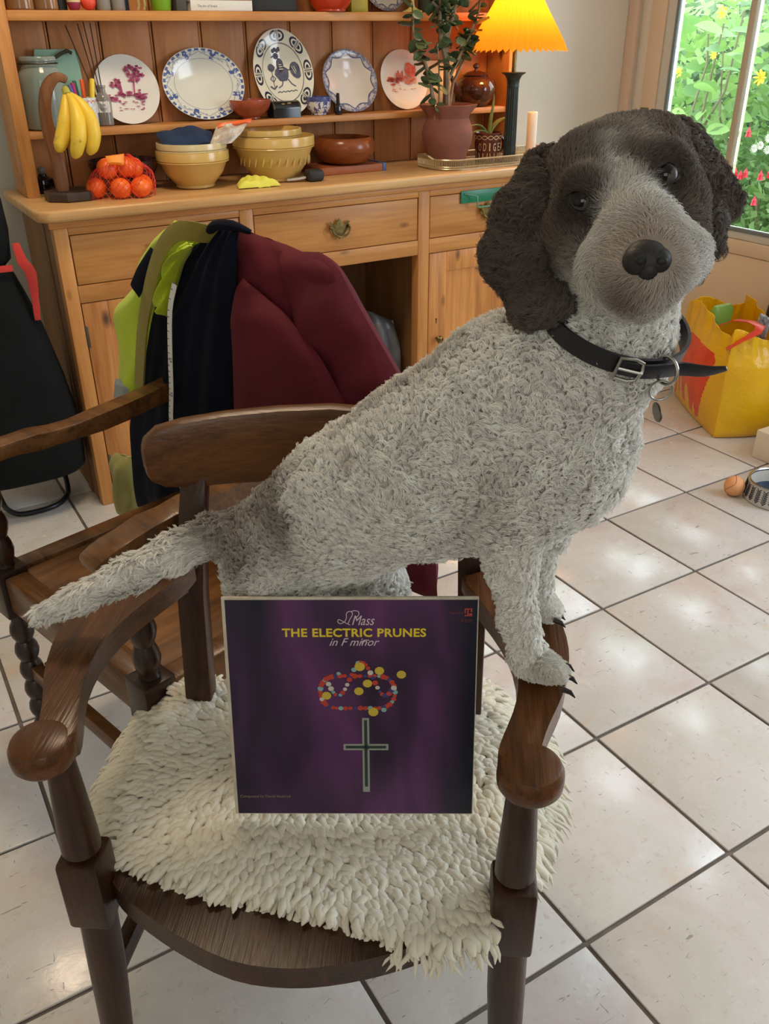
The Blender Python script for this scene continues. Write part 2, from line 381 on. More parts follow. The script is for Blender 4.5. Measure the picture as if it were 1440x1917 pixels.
def orient(p, d, roll=0):
    d = d.normalized(); u = Vector((0, 0, 1)); s_ = d.cross(u)
    s_ = s_.normalized() if s_.length > .05 else Vector((0, 1, 0)); n = s_.cross(d)
    return Matrix.Translation(p) @ frame((0, 0, 0), d, -s_, n) @ Matrix.Rotation(roll, 4, 'X')
def shrub(name, label, loc, size, nleaf, lm, group, proto, scale=(.7, 1.3), stems=5, lean=0):
    root = thing(name, label, 'shrub', loc, group); L = Vector(loc); sb = B(); tips = []
    for k in range(stems):
        a = random.uniform(0, 2*pi); q = [L+Vector((size[0]*.25*cos(a), size[1]*.25*sin(a), 0))]
        for i in range(1, 6): q.append(q[0]+Vector((size[0]*.5*cos(a)*i/5+random.uniform(-.05, .05), size[1]*.5*sin(a)*i/5+random.uniform(-.05, .05), size[2]*i/5*random.uniform(.8, 1.0))))
        sb.tube(q, [.012-.0015*i for i in range(6)], 6); tips += q[1:]
    obj('stem', sb, stem_m, root); first = None
    for k in range(nleaf):
        p = random.choice(tips)-L+Vector((random.gauss(0, size[0]*.20), random.gauss(0, size[1]*.20), random.gauss(0, .12)))
        d = rnd_dir(-.6, .4); s_ = random.uniform(*scale); M = orient(p, d, random.uniform(-.9, .9)) @ Matrix.Scale(s_, 4)
        if first is None: first = o = obj('leaf', proto(), lm, root, local=True)
        else: o = cp(first, root)
        o.matrix_local = M
    return root
def foliage(name, root, box, n, L, W, m):
    """one mass of small leaves inside box, denser towards its middle"""
    lo, hi = np.array(box[0]), np.array(box[1]); P = lo+(hi-lo)*RNG.beta(1.5, 1.5, (n, 3)); d = RNG.normal(size=(n, 3)); d[:, 2] = d[:, 2]*.6-.2; d /= np.linalg.norm(d, axis=1)[:, None]
    s_ = np.cross(d, RNG.normal(size=(n, 3))); s_ /= np.linalg.norm(s_, axis=1)[:, None]; l = L*RNG.uniform(.6, 1.4, (n, 1)); w = W*RNG.uniform(.6, 1.3, (n, 1))
    V = np.stack([P, P+d*l*.5+s_*w*.5, P+d*l, P+d*l*.5-s_*w*.5], 1).reshape(-1, 3); F = np.arange(4*n).reshape(-1, 4)
    o = raw(name, V, F, m, root, smooth=False); o['kind'] = 'stuff'; return o
G1 = 'shrubs outside the glazed door'
s1 = shrub('broad_leaved_shrub', 'tall broad-leaved shrub nearest outside the upper door glass', (4.35, 4.0, -.15), (.9, 1.2, 1.72), 290, leaf_g, G1, lambda: leaf_mesh(.13, .095), (.5, 1.35), 9)
s2 = shrub('broad_leaved_shrub', 'broad-leaved shrub beyond the door mullion, further along the wall', (4.5, 2.9, -.15), (.9, 1.1, 1.72), 260, leaf_g, G1, lambda: leaf_mesh(.12, .085), (.5, 1.3), 8)
foliage('small_leaves', s1, ((3.95, 3.2, .1), (4.9, 4.9, 1.6)), 2600, .075, .05, leaf_g); foliage('small_leaves', s2, ((4.1, 2.1, .1), (5.0, 3.5, 1.6)), 2400, .075, .05, fine_g)
s3 = thing('fine_leaved_shrub', 'low fine-leaved fuchsia shrub with red flowers beside the door', 'shrub', (3.95, 2.9, -.15), G1)
obj('stem', B().tube([(3.95, 2.9, -.15), (3.95, 2.9, .3), (3.98, 3.0, .75)], .012, 6), stem_m, s3); foliage('foliage', s3, ((3.65, 2.0, -.15), (4.4, 3.9, 1.0)), 5200, .06, .028, fine_g)
s4 = thing('hedge_shrub', 'dense hedge filling the back of the garden', 'shrub', (5.9, 4.2, -.15), G1)
obj('stem', B().tube([(5.9, 4.2, -.15), (5.9, 4.2, .9)], .03, 6), stem_m, s4); foliage('foliage', s4, ((5.2, 1.4, -.15), (7.2, 8.2, 1.66)), 15000, .13, .075, deep_g)
red = mat('fuchsia_red', S(214, 40, 64), .5); yel = mat('yellow_petal', S(240, 206, 60), .5, Emission_Strength=0); whp = mat('white_petal', S(236, 238, 232), .5)
def bell(c): return B().lathe([(.0015, 0), (.004, -.008), (.011, -.020), (.009, -.026), (.014, -.040), (.006, -.036)], c, 8)
for p in ((3.60, 2.81, .79), (3.61, 2.79, .80), (3.6, 2.70, .80), (3.62, 2.82, .97), (3.6, 2.71, .69), (3.6, 2.84, .80), (3.62, 2.67, .81), (3.58, 2.60, .9), (3.62, 2.9, .66)): obj('fuchsia_flower', bell(p), red, s3)
def rosette(c, r, n=8):
    b = B()
    for k in range(n):
        a = 2*pi*k/n; d = Vector((-.6, cos(a), sin(a))).normalized(); b.ball(Vector(c)+d*r*.5, (r*.5, r*.22, r*.12), 8, 5, M=d.to_track_quat('X', 'Z').to_matrix())
    return b
for p, r in (((3.85, 3.26, 1.43), .036), ((3.85, 3.48, 1.17), .03), ((3.85, 3.05, 1.31), .036), ((3.85, 2.98, 1.16), .042), ((3.88, 3.30, 1.25), .026)): obj('yellow_flower', rosette(p, r), yel, s1 if p[1] > 3.2 else s2)
for p in ((3.62, 2.74, .90), (3.62, 2.70, .885), (3.62, 2.77, .885), (3.64, 2.66, .91), (3.64, 2.72, .93)): obj('white_flower', rosette(p, .022, 12), whp, s3)
# ------------------------------------------------------------------ dresser base
YF, X0, X1, ZT = 2.631, .497, 2.330, .93
D = thing('dresser_base', 'long waxed pine dresser base with three drawers along the back wall', 'dresser', (1.47, 2.87, 0))
obj('countertop', B().prism([(.455, 3.08), (.455, 2.63), (.47, 2.605), (.495, 2.592), (2.45, 2.592), (2.465, 2.61), (2.465, 3.08)], .898, ZT, bev=.009), pine_top, D)
obj('top_moulding', B().box(X0-.012, X1+.012, YF-.014, YF+.0, .878, .897, .004), pine_x, D)
sp = B(); sp.box(X0, X0+.022, YF+.045, 3.07, .0, .897)
obj('side_panel', sp, pine_side, D); obj('side_panel', B().box(X1-.022, X1, YF+.045, 3.07, 0, .897), pine_side, D)
obj('side_stile', B().box(X0-.004, X0+.0, YF+.12, YF+.17, 0, .897, .001), pine_side, D)
for a, b in ((X0, .537), (1.056, 1.101), (1.717, 1.763), (2.286, X1)): obj('post', B().box(a, b, YF, YF+.044, 0, .8775, .003), pine_z, D)
for a, b in ((.5375, 1.0555), (1.1015, 1.7165), (1.7635, 2.2855)):
    obj('rail', B().box(a, b, YF+.001, YF+.04, .856, .8775, .002), pine_x, D); obj('rail', B().box(a, b, YF+.001, YF+.04, .662, .712, .002), pine_x, D)
for a, b in ((.5375, 1.0555), (1.7635, 2.2855)): obj('plinth_rail', B().box(a, b, YF+.002, YF+.04, 0, .016), pine_x, D)
def drop_handle(cx, z, dw):
    h = B(); f = lambda x, y, z_: (cx+x, YF-.006-z_, z+y)
    prof = [(-.045, 0), (-.04, .018), (-.048, .026), (-.036, .03), (-.026, .018), (-.014, .022), (-.008, .032), (0, .040), (.008, .032), (.014, .022), (.026, .018), (.036, .03), (.048, .026), (.04, .018), (.045, 0), (.036, -.01), (.026, -.012), (.02, -.026), (.008, -.028), (0, -.038), (-.008, -.028), (-.02, -.026), (-.026, -.012), (-.036, -.01)]
    h.prism([(x*.86, y*.86) for x, y in prof], 0, .0025, f); p = obj('handle', h, brass, dw)
    g = B().tube([(cx+.034*cos(a), YF-.02-.004*sin(a), z+.008-.03*sin(a)) for a in [pi*k/12 for k in range(13)]], [.0028]*4+[.0036]*5+[.0028]*4, 8)
    for s_ in (-1, 1): g.ball((cx+s_*.034, YF-.014, z+.008), .0058, 8, 6)
    obj('bail', g, brass, p)
dz0, dz1 = .7145, .8535
for a, b, hx in ((.5405, 1.0525, None), (1.1045, 1.7135, 1.40), (1.7665, 2.2825, 2.012)):
    dw = obj('drawer', B().box(a, b, YF+.003, YF+.36, dz0, dz1, .002), pine_x, D)
    if hx: drop_handle(hx, .785, dw)
    else: drop_handle(.80, .785, dw)
def cup_door(a, b, hinge_left):
    d = obj('door', B().box(a, a+.075, YF+.003, YF+.026, .0175, .6595, .002).box(b-.075, b, YF+.003, YF+.026, .0175, .6595, .002).box(a+.0752, b-.0752, YF+.003, YF+.026, .59, .6595, .002).box(a+.0752, b-.0752, YF+.003, YF+.026, .0175, .10, .002), pine_door, D)
    obj('door_panel', B().box(a+.07, b-.07, YF+.012, YF+.022, .095, .595), pine_door, d)
    for z in (.14, .56): obj('hinge', B().box(a-.003, a+.006, YF-.001, YF+.008, z-.032, z+.032, .001), mat('hinge_steel', S(92, 88, 74), .5, .8), d) if hinge_left else None
    if not hinge_left:
        obj('knob', B().lathe([(.005, 0), (.005, .012), (.013, .018), (.015, .024), (.011, .031), (.003, .034)], seg=16, M=Matrix.Translation((a+.037, YF+.002, .346)) @ Matrix.Rotation(pi/2, 4, 'X')), brass, d)
        k = B(); k.ball((a+.035, YF+.003, .418), (.0035, .0015, .0035), 8, 6); k.box(a+.0335, a+.0365, YF+.0018, YF+.004, .402, .417); obj('keyhole', k, black, d)
cup_door(.540, 1.053, True); cup_door(1.7665, 2.2825, False)
obj('knee_side', B().box(1.060, 1.08, YF+.05, 3.06, 0, .66), pine_side, D); obj('knee_side', B().box(1.738, 1.758, YF+.05, 3.06, 0, .66), pine_side, D)
obj('back_board', B().box(X0+.024, X1-.024, 3.05, 3.065, 0, .896), pine_side, D)

# ------------------------------------------------------------------ plate rack
YR, YB = 2.86, 2.99
Rk = thing('plate_rack', 'open pine plate rack with planked back standing on the dresser base', 'shelf unit', (1.38, 2.93, ZT))
def side(xa, xb):
    poly = [(YR, ZT+.0005), (YR, 1.085), (YR-.004, 1.092), (YR-.004, 1.365), (YR, 1.372), (YR, 1.75), (3.03, 1.75), (3.03, ZT+.0005)]
    obj('side_board', B().prism(poly, xa, xb, lambda y, z, x: (x, y, z), bev=.002, seg=2), pine_z, Rk)
side(.488, .524); side(2.255, 2.282)
obj('shelf', B().box(.5245, 2.2545, YR+.002, YB-.001, 1.088, 1.108, .003), pine_x, Rk); obj('shelf', B().box(.5245, 2.2545, YR+.002, YB-.001, 1.388, 1.414, .003), pine_x, Rk)
obj('cornice_shelf', B().box(.48, 2.29, YR-.02, 3.03, 1.7505, 1.775, .003), pine_x, Rk)
xs = [.5245, .651, .803, .964, 1.122, 1.275, 1.433, 1.590, 1.751, 1.910, 2.068, 2.2545]
for a, b in zip(xs, xs[1:]):
    pb = B().box(a+.0025, b-.009, YB, YB+.014, ZT+.001, 1.748, .002); pb.tube([(b-.0045, YB+.004, ZT+.001), (b-.0045, YB+.004, 1.748)], .0035, 6); obj('plank', pb, pine_back, Rk)
obj('backing', B().box(.5245, 2.2545, YB+.0145, YB+.02, ZT+.001, 1.748), mat('groove_dark', S(58, 32, 20), .8), Rk)

# ------------------------------------------------------------------ crockery helpers
ZS, ZC, ZU = 1.1085, .9305, 1.4145
glaze = lambda n, c, c2=None, r=.16, **k: mat(n, c, r, col2=c2, **k)
def vessel(name, prof, c, m, label, cat, group=None, seg=36, **kw):
    return one(name, B().lathe(prof, c, seg, **kw), m, label, cat, group)
def bowl_prof(r, h, foot, t=.006, rim=.0, rimh=.0, curve=.6, n=10):
    o = [(foot*.92, 0), (foot, .002), (foot, .006)]
    for k in range(1, n+1):
        q = k/n; o.append((foot+(r-foot)*sin(q*pi/2)**(1/curve*.62), .006+(h-.006-rimh)*q**1.25))
    if rim: o += [(r+rim, h-rimh), (r+rim, h-.003), (r+rim-.003, h)]
    else: o += [(r, h)]
    o += [(r-t, h-.001)]
    for k in range(n, -1, -1):
        q = k/n; o.append((max(.002, (foot+(r-foot)*sin(q*pi/2)**(1/curve*.62))-t), .006+t*.8+(h-.008-rimh)*q**1.25))
    return o
def plate_thing(name, label, c, rx, rz, lean, roll, m, group=None, deep=.014, well=.66):
    """leaning plate: local disc in XZ, face to -Y; c is its lowest point on the shelf"""
    b = B(); prof = [(.003, .0), (.55, 0), (.62, .1), (well, .25), (well+.04, .55), (.97, .95), (1.0, 1.0), (1.0, 1.12), (.96, 1.1), (.68, .75), (.6, .35), (.003, .3)]
    T = Matrix(((rx, 0, 0, 0), (0, 0, -deep, 0), (0, rz, 0, 0), (0, 0, 0, 1)))
    b.lathe([(r, z) for r, z in prof], (0, 0, 0), 56, M=T)
    root = thing(name, label, 'plate', c, group, rot=(Matrix.Rotation(lean, 3, 'X')))
    T2 = Matrix.Translation((0, 0, rz)) @ Matrix.Rotation(roll, 4, 'Y'); o = obj('plate_body', b, m, root, local=True); o.matrix_local = T2
    root['T2'] = 0; return root, o
def print_mesh(name, shapes, m, parent, y=-.0135):
    """thin printed marks lying on the plate face: list of polygons in local XZ"""
    b = B()
    for poly in shapes: b.faces([(x, y, z) for x, z in poly], [tuple(range(len(poly)))])
    return obj(name, b, m, parent, local=True, smooth=False)
def blob(cx, cz, rx, rz, n=9, j=.25, rot=0):
    o = []
    for k in range(n):
        a = 2*pi*k/n; r = 1+random.uniform(-j, j); x, z = rx*r*cos(a), rz*r*sin(a); o.append((cx+x*cos(rot)-z*sin(rot), cz+x*sin(rot)+z*cos(rot)))
    return o
def stroke(pts, w):
    o = []; 
    for a, b in zip(pts, pts[1:]):
        d = Vector((b[0]-a[0], b[1]-a[1])); 
        if d.length < 1e-6: continue
        d.normalize(); n = Vector((-d.y, d.x))*w/2; o.append([(a[0]+n.x, a[1]+n.y), (b[0]+n.x, b[1]+n.y), (b[0]-n.x, b[1]-n.y), (a[0]-n.x, a[1]-n.y)])
    return o
china = glaze('china_white', S(226, 222, 214), r=.12); cream_g = glaze('cream_glaze', S(226, 218, 190), r=.14)
pink = mat('pink_print', S(150, 44, 86), .25, col2=S(186, 92, 128), nscale=60); pink2 = mat('red_print', S(190, 66, 62), .25, col2=S(214, 120, 100), nscale=60)
def border_mat(name, base, ink, rx, rz, r0, r1, nlob, kind):
    """transfer-printed rim drawn from the plate's own radius and angle"""
    t = Nt(name); tc = t.n('ShaderNodeTexCoord'); sx = t.n('ShaderNodeSeparateXYZ'); t.l(tc.outputs['Object'], sx.inputs[0])
    x = t.math('DIVIDE', sx.outputs[0], rx); z = t.math('DIVIDE', sx.outputs[2], rz)
    r = t.math('SQRT', t.math('ADD', t.math('MULTIPLY', x, x), t.math('MULTIPLY', z, z))); a = t.math('ARCTAN2', z, x)
    sn = t.math('SINE', t.math('MULTIPLY', a, nlob)); ab = t.math('ABSOLUTE', sn); fi = t.math('SINE', t.math('MULTIPLY', a, nlob*9)); ns = t.noise(tc.outputs['Object'], 130, 3)
    def band(lo, hi): return t.math('MULTIPLY', t.math('GREATER_THAN', r, lo), t.math('LESS_THAN', r, hi))
    if kind == 'swag':
        edge = t.math('MULTIPLY', band(.925, .985), t.math('GREATER_THAN', fi, -.35)); line = band(.705, .72)
        sw = t.math('LESS_THAN', t.math('ABSOLUTE', t.math('SUBTRACT', r, t.math('MULTIPLY_ADD', ab, -.10, .90))), .013)
        med = t.math('MULTIPLY', t.math('MULTIPLY', band(.74, .93), t.math('GREATER_THAN', ab, .955)), t.math('GREATER_THAN', ns, .44))
        haze = t.math('MULTIPLY', t.math('MULTIPLY', band(.80, .93), t.math('GREATER_THAN', ns, .56)), .6)
        f = t.math('MAXIMUM', t.math('MAXIMUM', edge, t.math('MULTIPLY', line, .6)), t.math('MAXIMUM', t.math('MULTIPLY', sw, .5), t.math('MAXIMUM', med, haze)))
    elif kind == 'scallop':
        lim = t.math('MULTIPLY_ADD', ab, -.12, .90); g = t.math('GREATER_THAN', r, lim); tex = t.math('GREATER_THAN', ns, .47)
        line = t.math('LESS_THAN', t.math('ABSOLUTE', t.math('SUBTRACT', r, lim)), .018)
        hole = t.math('MULTIPLY', t.math('GREATER_THAN', ab, .8), band(.82, .92)); g = t.math('MULTIPLY', g, t.math('SUBTRACT', 1, t.math('MULTIPLY', hole, .6)))
        f = t.math('MAXIMUM', line, t.math('MULTIPLY', g, t.math('MULTIPLY_ADD', tex, .4, .45)))
    else:   # arches: pairs of horseshoes round the rim
        ph = t.math('FRACT', t.math('MULTIPLY', t.math('ADD', t.math('DIVIDE', a, 2*pi), .5+.5/nlob), nlob)); u = t.math('ABSOLUTE', t.math('SUBTRACT', ph, .5))
        du = t.math('SUBTRACT', u, .09); dr_ = t.math('MULTIPLY', t.math('SUBTRACT', r, .845), 2.2); q = t.math('SQRT', t.math('ADD', t.math('MULTIPLY', du, du), t.math('MULTIPLY', dr_, dr_)))
        right = t.math('GREATER_THAN', u, .085); ring = t.math('MULTIPLY', t.math('LESS_THAN', t.math('ABSOLUTE', t.math('SUBTRACT', q, .235)), .045), right); core = t.math('MULTIPLY', t.math('LESS_THAN', q, .11), right)
        bar = t.math('MULTIPLY', t.math('LESS_THAN', u, .085), t.math('GREATER_THAN', t.math('SINE', t.math('MULTIPLY', u, 120)), -.1)); bar = t.math('MULTIPLY', bar, band(.72, .97))
        f = t.math('MULTIPLY', t.math('MAXIMUM', t.math('MAXIMUM', ring, core), t.math('MULTIPLY', bar, .8)), band(.70, .985)); f = t.math('MAXIMUM', f, t.math('MULTIPLY', band(.665, .69), .8))
    t.l(t.mix(f, base, ink), t.b.inputs['Base Color']); t.set(Roughness=.12); return t.m
GP = 'plates propped on the middle rack shelf'
# plate 1: pink tree scene
p, pb = plate_thing('round_plate', 'round white plate with a crimson tree scene beside the pen mug', (.855, 2.935, ZS), .1, .1, -.30, 0, china, GP, deep=.006)
sh = []
for _ in range(60): a = random.uniform(0, 2*pi); r = random.uniform(0, 1)**.5; sh.append(blob(.028+.03*r*cos(a), .045+.026*r*sin(a), random.uniform(.003, .007), random.uniform(.002, .005)))
for _ in range(46): a = random.uniform(-1, 1); sh.append(blob(-.005+.06*a, -.012+random.gauss(0, .006)-.012*abs(a), random.uniform(.004, .011), random.uniform(.0015, .004)))
for _ in range(16): sh.append(blob(-.05+random.uniform(0, .03), .018+random.uniform(-.01, .014), .005, .0035))
for _ in range(24): sh.append(blob(random.uniform(-.045, .045), random.uniform(-.062, -.03), random.uniform(.002, .007), .0013))
sh += stroke([(.02, -.01), (.024, .02), (.03, .05)], .005)+stroke([(-.02, -.01), (-.022, .03)], .009)+stroke([(.024, .02), (.014, .035)], .003)
print_mesh('painted_scene', sh, pink, pb, -.0062)
bo1 = border_mat('blue_swag_border', S(218, 218, 206), S(76, 92, 150), .136, .106, .7, 1, 4, 'swag'); plate_thing('oval_platter', 'wide oval blue-rimmed platter with swags and an empty centre', (1.10, 2.93, ZS), .136, .106, -.28, 0, bo1, GP)
bo2 = border_mat('arch_border', S(228, 222, 200), S(44, 44, 66), .108, .132, .7, 1, 8, 'arch'); p, pb = plate_thing('oval_platter', 'tall oval platter painted with a cockerel inside an arched border', (1.385, 2.935, ZS), .108, .132, -.24, -.06, bo2, GP)
ink = mat('ink_print', S(52, 48, 66), .3, col2=S(92, 88, 104), nscale=90); sh = []
sh += [blob(-.002, -.002, .021, .020, 12, .1), blob(-.004, .020, .010, .018, 10, .1), blob(-.012, .043, .008, .008, 10, .05), blob(.04, .004, .016, .022, 12, .08, .3), blob(-.032, .016, .010, .010, 9, .15)]
sh += [blob(-.018+.006*k, .056+.003*(k % 2), .0045, .006, 8, .1) for k in range(4)]
sh += stroke([(-.02, .044), (-.026, .040)], .003)+stroke([(-.004, -.018), (-.008, -.03), (-.02, -.036)], .003)+stroke([(.012, -.016), (.022, -.03), (.032, -.036)], .003)+stroke([(.016, .006), (.03, .008)], .003)
sh += stroke([(-.032, .008), (-.032, -.036)], .0018)+stroke([(-.044, -.03), (-.034, -.038), (-.024, -.03)], .004)+stroke([(-.04, -.012), (-.032, -.004), (-.024, -.012), (-.032, -.02), (-.04, -.012)], .002)
sh += stroke([(-.026+.006*k, -.048+.003*(k % 2)) for k in range(11)], .0022)
print_mesh('painted_cockerel', [[(x*1.22, z*1.22) for x, z in q] for q in sh], ink, pb, -.0056)
mk = print_mesh('painted_highlights', [blob(-.004, .012, .009, .0016, 8, 0), blob(-.004, .019, .0075, .0014, 8, 0), blob(-.005, .026, .006, .0012, 8, 0)]+stroke([(.036, .018), (.046, -.006)], .002)+stroke([(.044, .018), (.05, .0)], .002), cream_g, pb, -.0061)
bo3 = border_mat('floral_scallop_border', S(222, 212, 200), S(86, 92, 132), .107, .1, .7, 1, 5, 'scallop'); plate_thing('round_plate', 'blue floral rimmed plate with plain centre behind the nail varnish', (1.635, 2.935, ZS), .107, .1, -.28, .3, bo3, GP)
p, pb = plate_thing('round_plate', 'white plate with a red landscape, lit yellow, half behind the jade plant', (1.862, 2.935, ZS), .098, .1, -.29, 0, china, GP, deep=.006)
sh = [blob(random.uniform(-.07, .05), -.002+random.gauss(0, .005), random.uniform(.004, .011), random.uniform(.002, .005)) for _ in range(44)]+[blob(random.uniform(-.06, .04), random.uniform(-.04, -.014), random.uniform(.002, .006), .0013) for _ in range(20)]
sh += [blob(-.03+.008*k, .012+.008*(k % 2), .004, .011) for k in range(4)]+[blob(.03, .03, .024, .026, 12, .2)]
print_mesh('painted_scene', sh, pink2, pb, -.0062)
one('place_card', B().box(1.965, 2.10, 2.975, 2.979, ZS, ZS+.155, .0008), mat('cream_card', S(226, 206, 170), .7), 'plain cream card propped behind the jade plant trunk', 'card')

# ------------------------------------------------------------------ middle shelf
def glassy(name, col, alpha=.28, rough=.05):
    t = Nt(name); t.set(Base_Color=col, Roughness=rough, Specular_IOR_Level=.8); tr = t.n('ShaderNodeBsdfTransparent'); tr.inputs[0].default_value = tuple(.5+.5*x for x in col[:3])+(1,)
    fr = t.n('ShaderNodeLayerWeight', i_Blend=.45); ms = t.n('ShaderNodeMixShader'); t.l(t.math('MULTIPLY_ADD', fr.outputs['Facing'], .6, alpha), ms.inputs[0]); t.l(tr.outputs[0], ms.inputs[1]); t.l(t.b.outputs[0], ms.inputs[2]); t.l(ms.outputs[0], t.out.inputs[0]); return t.m
jar_g = glassy('grey_green_glass', S(168, 180, 172), .38, .08)
jr = thing('storage_jar', 'large ribbed grey-green glass jar at the rack end beside the banana stand', 'jar', (.596, 2.925, ZS))
jp = [(.05, 0), (.060, .004), (.063, .012), (.063, .13), (.060, .148), (.050, .162), (.047, .168), (.047, .178), (.051, .181), (.051, .188), (.048, .192), (.043, .192), (.043, .17), (.055, .14), (.058, .012), (.01, .008)]
obj('jar_body', B().lathe(jp, (.596, 2.925, ZS), 72, wob=lambda a, k: 1+(.012*cos(24*a) if 2 < k < 4 else 0)), jar_g, jr)
obj('wire_clasp', B().tube([(.596+.0535*cos(a), 2.925+.0535*sin(a), ZS+.174) for a in [2*pi*k/30 for k in range(31)]], .0022, 6), mat('old_wire', S(80, 78, 66), .5, .8), jr)
one('chopping_board', B().prism([(.56, 0), (.73, 0), (.722, .20), (.712, .208), (.60, .21)], 0, .014, lambda x, z, y: (x, 2.966+y+(.21-z)*.02-.004, ZS+z), bev=.002), mat('jade_board', S(142, 180, 156), .4, col2=S(126, 166, 146), nscale=8), 'pale jade green board leaning behind the storage jar', 'board')
one('cord_loop', B().tube([(.635, 2.948, ZS+.184), (.65, 2.95, ZS+.186), (.668, 2.949, ZS+.196), (.69, 2.95, ZS+.205), (.702, 2.949, ZS+.198)], .005, 8), mat('dark_twine', S(62, 58, 40), .9, bump=.8, bscale=400), 'short dark twine loop lying against the green board', 'cord')
rb = thing('reed_diffuser', 'clear diffuser bottle with a white label and thin dark reeds', 'diffuser', (.772, 2.945, ZS))
obj('bottle_body', B().lathe([(.02, 0), (.0235, .003), (.0235, .07), (.02, .082), (.011, .092), (.0105, .104), (.0125, .106), (.0125, .112), (.008, .112)], (.772, 2.945, ZS), 24), glassy('clear_glass', S(176, 172, 164), .35), rb)
obj('oil', B().lathe([(.02, 0), (.021, .004), (.021, .035), (.003, .036)], (.772, 2.945, ZS+.003), 20), mat('dark_oil', S(58, 40, 34), .2), rb)
lb = obj('label', B().prism([(-.9, .038), (-.3, .038), (.3, .038), (.9, .038), (.9, .068), (.3, .068), (-.3, .068), (-.9, .068)], 0, .0006, lambda a, z, y: (.772+(.0238+y)*sin(a-.35), 2.945-(.0238+y)*cos(a-.35), ZS+z)), mat('paper_label', S(232, 230, 226), .7), rb)
for k, (a, c) in enumerate(((0, .046), (.004, .058))): text('label_lettering', ('THE', 'TUBE')[k], .009, black, lb, Matrix.Translation(Vector((.7635, 2.9198, ZS+.0555-.011*k))-ORG[rb.name]) @ Matrix.Rotation(-.35, 4, 'Z') @ XZ)
for k, (tx, tz) in enumerate(((.700, .300), (.735, .305), (.752, .312), (.772, .306))): obj('reed', B().tube([(.770+.002*k, 2.945, ZS+.02), (tx, 2.965, ZS+tz-.03)], .0016, 6), mat('reed_brown', S(58, 36, 26), .7), rb)
mg = thing('pen_mug', 'pale blue speckled mug with a pink scalloped rim holding pens', 'mug', (.705, 2.915, ZS))
t = Nt('speckled_mug'); v = t.coord(); sx = t.n('ShaderNodeSeparateXYZ'); t.l(v, sx.inputs[0]); a = t.math('ARCTAN2', sx.outputs[1], sx.outputs[0]); f1 = t.math('GREATER_THAN', sx.outputs[2], t.math('MULTIPLY_ADD', t.math('ABSOLUTE', t.math('SINE', t.math('MULTIPLY', a, 8))), .006, .066)); f2 = t.math('GREATER_THAN', sx.outputs[2], t.math('MULTIPLY_ADD', t.math('ABSOLUTE', t.math('SINE', t.math('MULTIPLY', a, 8))), .006, .070))
c = t.ramp(t.noise(v, 90, 3), [(.4, S(196, 206, 206)), (.6, S(226, 228, 222))]); c = t.mix(t.math('SUBTRACT', f1, f2), c, S(206, 120, 112)); t.l(c, t.b.inputs['Base Color']); t.set(Roughness=.2)
obj('mug_body', B().lathe([(.034, 0), (.037, .003), (.038, .08), (.036, .082), (.034, .08), (.033, .006), (.002, .005)], (.705, 2.915, ZS), 32), t.m, mg)
obj('handle', B().tube([(.668, 2.905, ZS+.066), (.645, 2.90, ZS+.062), (.640, 2.9, ZS+.04), (.655, 2.903, ZS+.02), (.67, 2.906, ZS+.018)], .005, 8), mat('mug_handle', S(206, 212, 210), .2), mg)
for nm, cc, (x, y, tx, ty, tz) in (('blue', S(84, 92, 158), (.692, 2.90, .668, 2.90, .117)), ('magenta', S(176, 40, 110), (.696, 2.915, .682, 2.92, .122)), ('dark green', S(24, 104, 74), (.702, 2.93, .694, 2.945, .126)), ('orange', S(238, 104, 50), (.712, 2.92, .713, 2.93, .130)), ('yellow', S(238, 206, 48), (.720, 2.905, .737, 2.90, .132))):
    pt = thing('felt_pen', f'{nm} felt pen standing in the pale speckled mug', 'pen', (x, y, ZS+.01), 'felt pens in the mug'); P0, P1 = Vector((x, y, ZS+.01)), Vector((tx, ty, ZS+tz)); r = .0075 if nm == 'yellow' else .006
    obj('barrel', B().tube([P0, P0.lerp(P1, .6)], r*.85, 10), mat('pen_'+nm.replace(' ', '_')+'_barrel', S(196, 190, 186), .4), pt); obj('cap', B().tube([P0.lerp(P1, .55), P0.lerp(P1, .97), P1], [r, r, r*.7], 10), mat('pen_'+nm.replace(' ', '_'), cc, .35), pt)
terra = mat('terracotta_glaze', S(176, 92, 62), .22, col2=S(150, 70, 48), nscale=10)
vessel('small_bowl', bowl_prof(.068, .056, .03, .005), (1.235, 2.905, ZS), terra, 'small glazed terracotta bowl in front of the tall cockerel platter', 'bowl')
tn = thing('hinged_tin', 'small black painted tin with rounded lid beside the terracotta bowl', 'tin', (1.353, 2.895, ZS))
tf = lambda y, z, x: (1.352+x, 2.897+y, ZS+z)
obj('tin_body', B().prism([(-.026, 0), (.026, 0), (.026, .026), (-.026, .026)], -.05, .05, tf, bev=.002), mat('black_lacquer', S(26, 26, 30), .2), tn)
ld = obj('lid', B().prism([(-.027, .0265)]+[(-.027*cos(pi*k/10), .028+.022*sin(pi*k/10)) for k in range(11)]+[(.027, .0265)], -.051, .051, tf, bev=.001), mat('black_lacquer_lid', S(30, 30, 32), .18), tn)
gs = B()
for k in (-1, 1): gs.tube([tf(-.0275*cos(pi*i/10), .0275+.0232*sin(pi*i/10), k*.046) for i in range(11)], .0009, 5)
for x, z in ((-.012, .041), (.01, .043), (.0, .036)): gs.ball(tf(-.0205, z, x), (.008, .002, .003), 8, 5)
obj('gilt_line', gs, mat('gilt', S(150, 136, 84), .4, .6), ld)
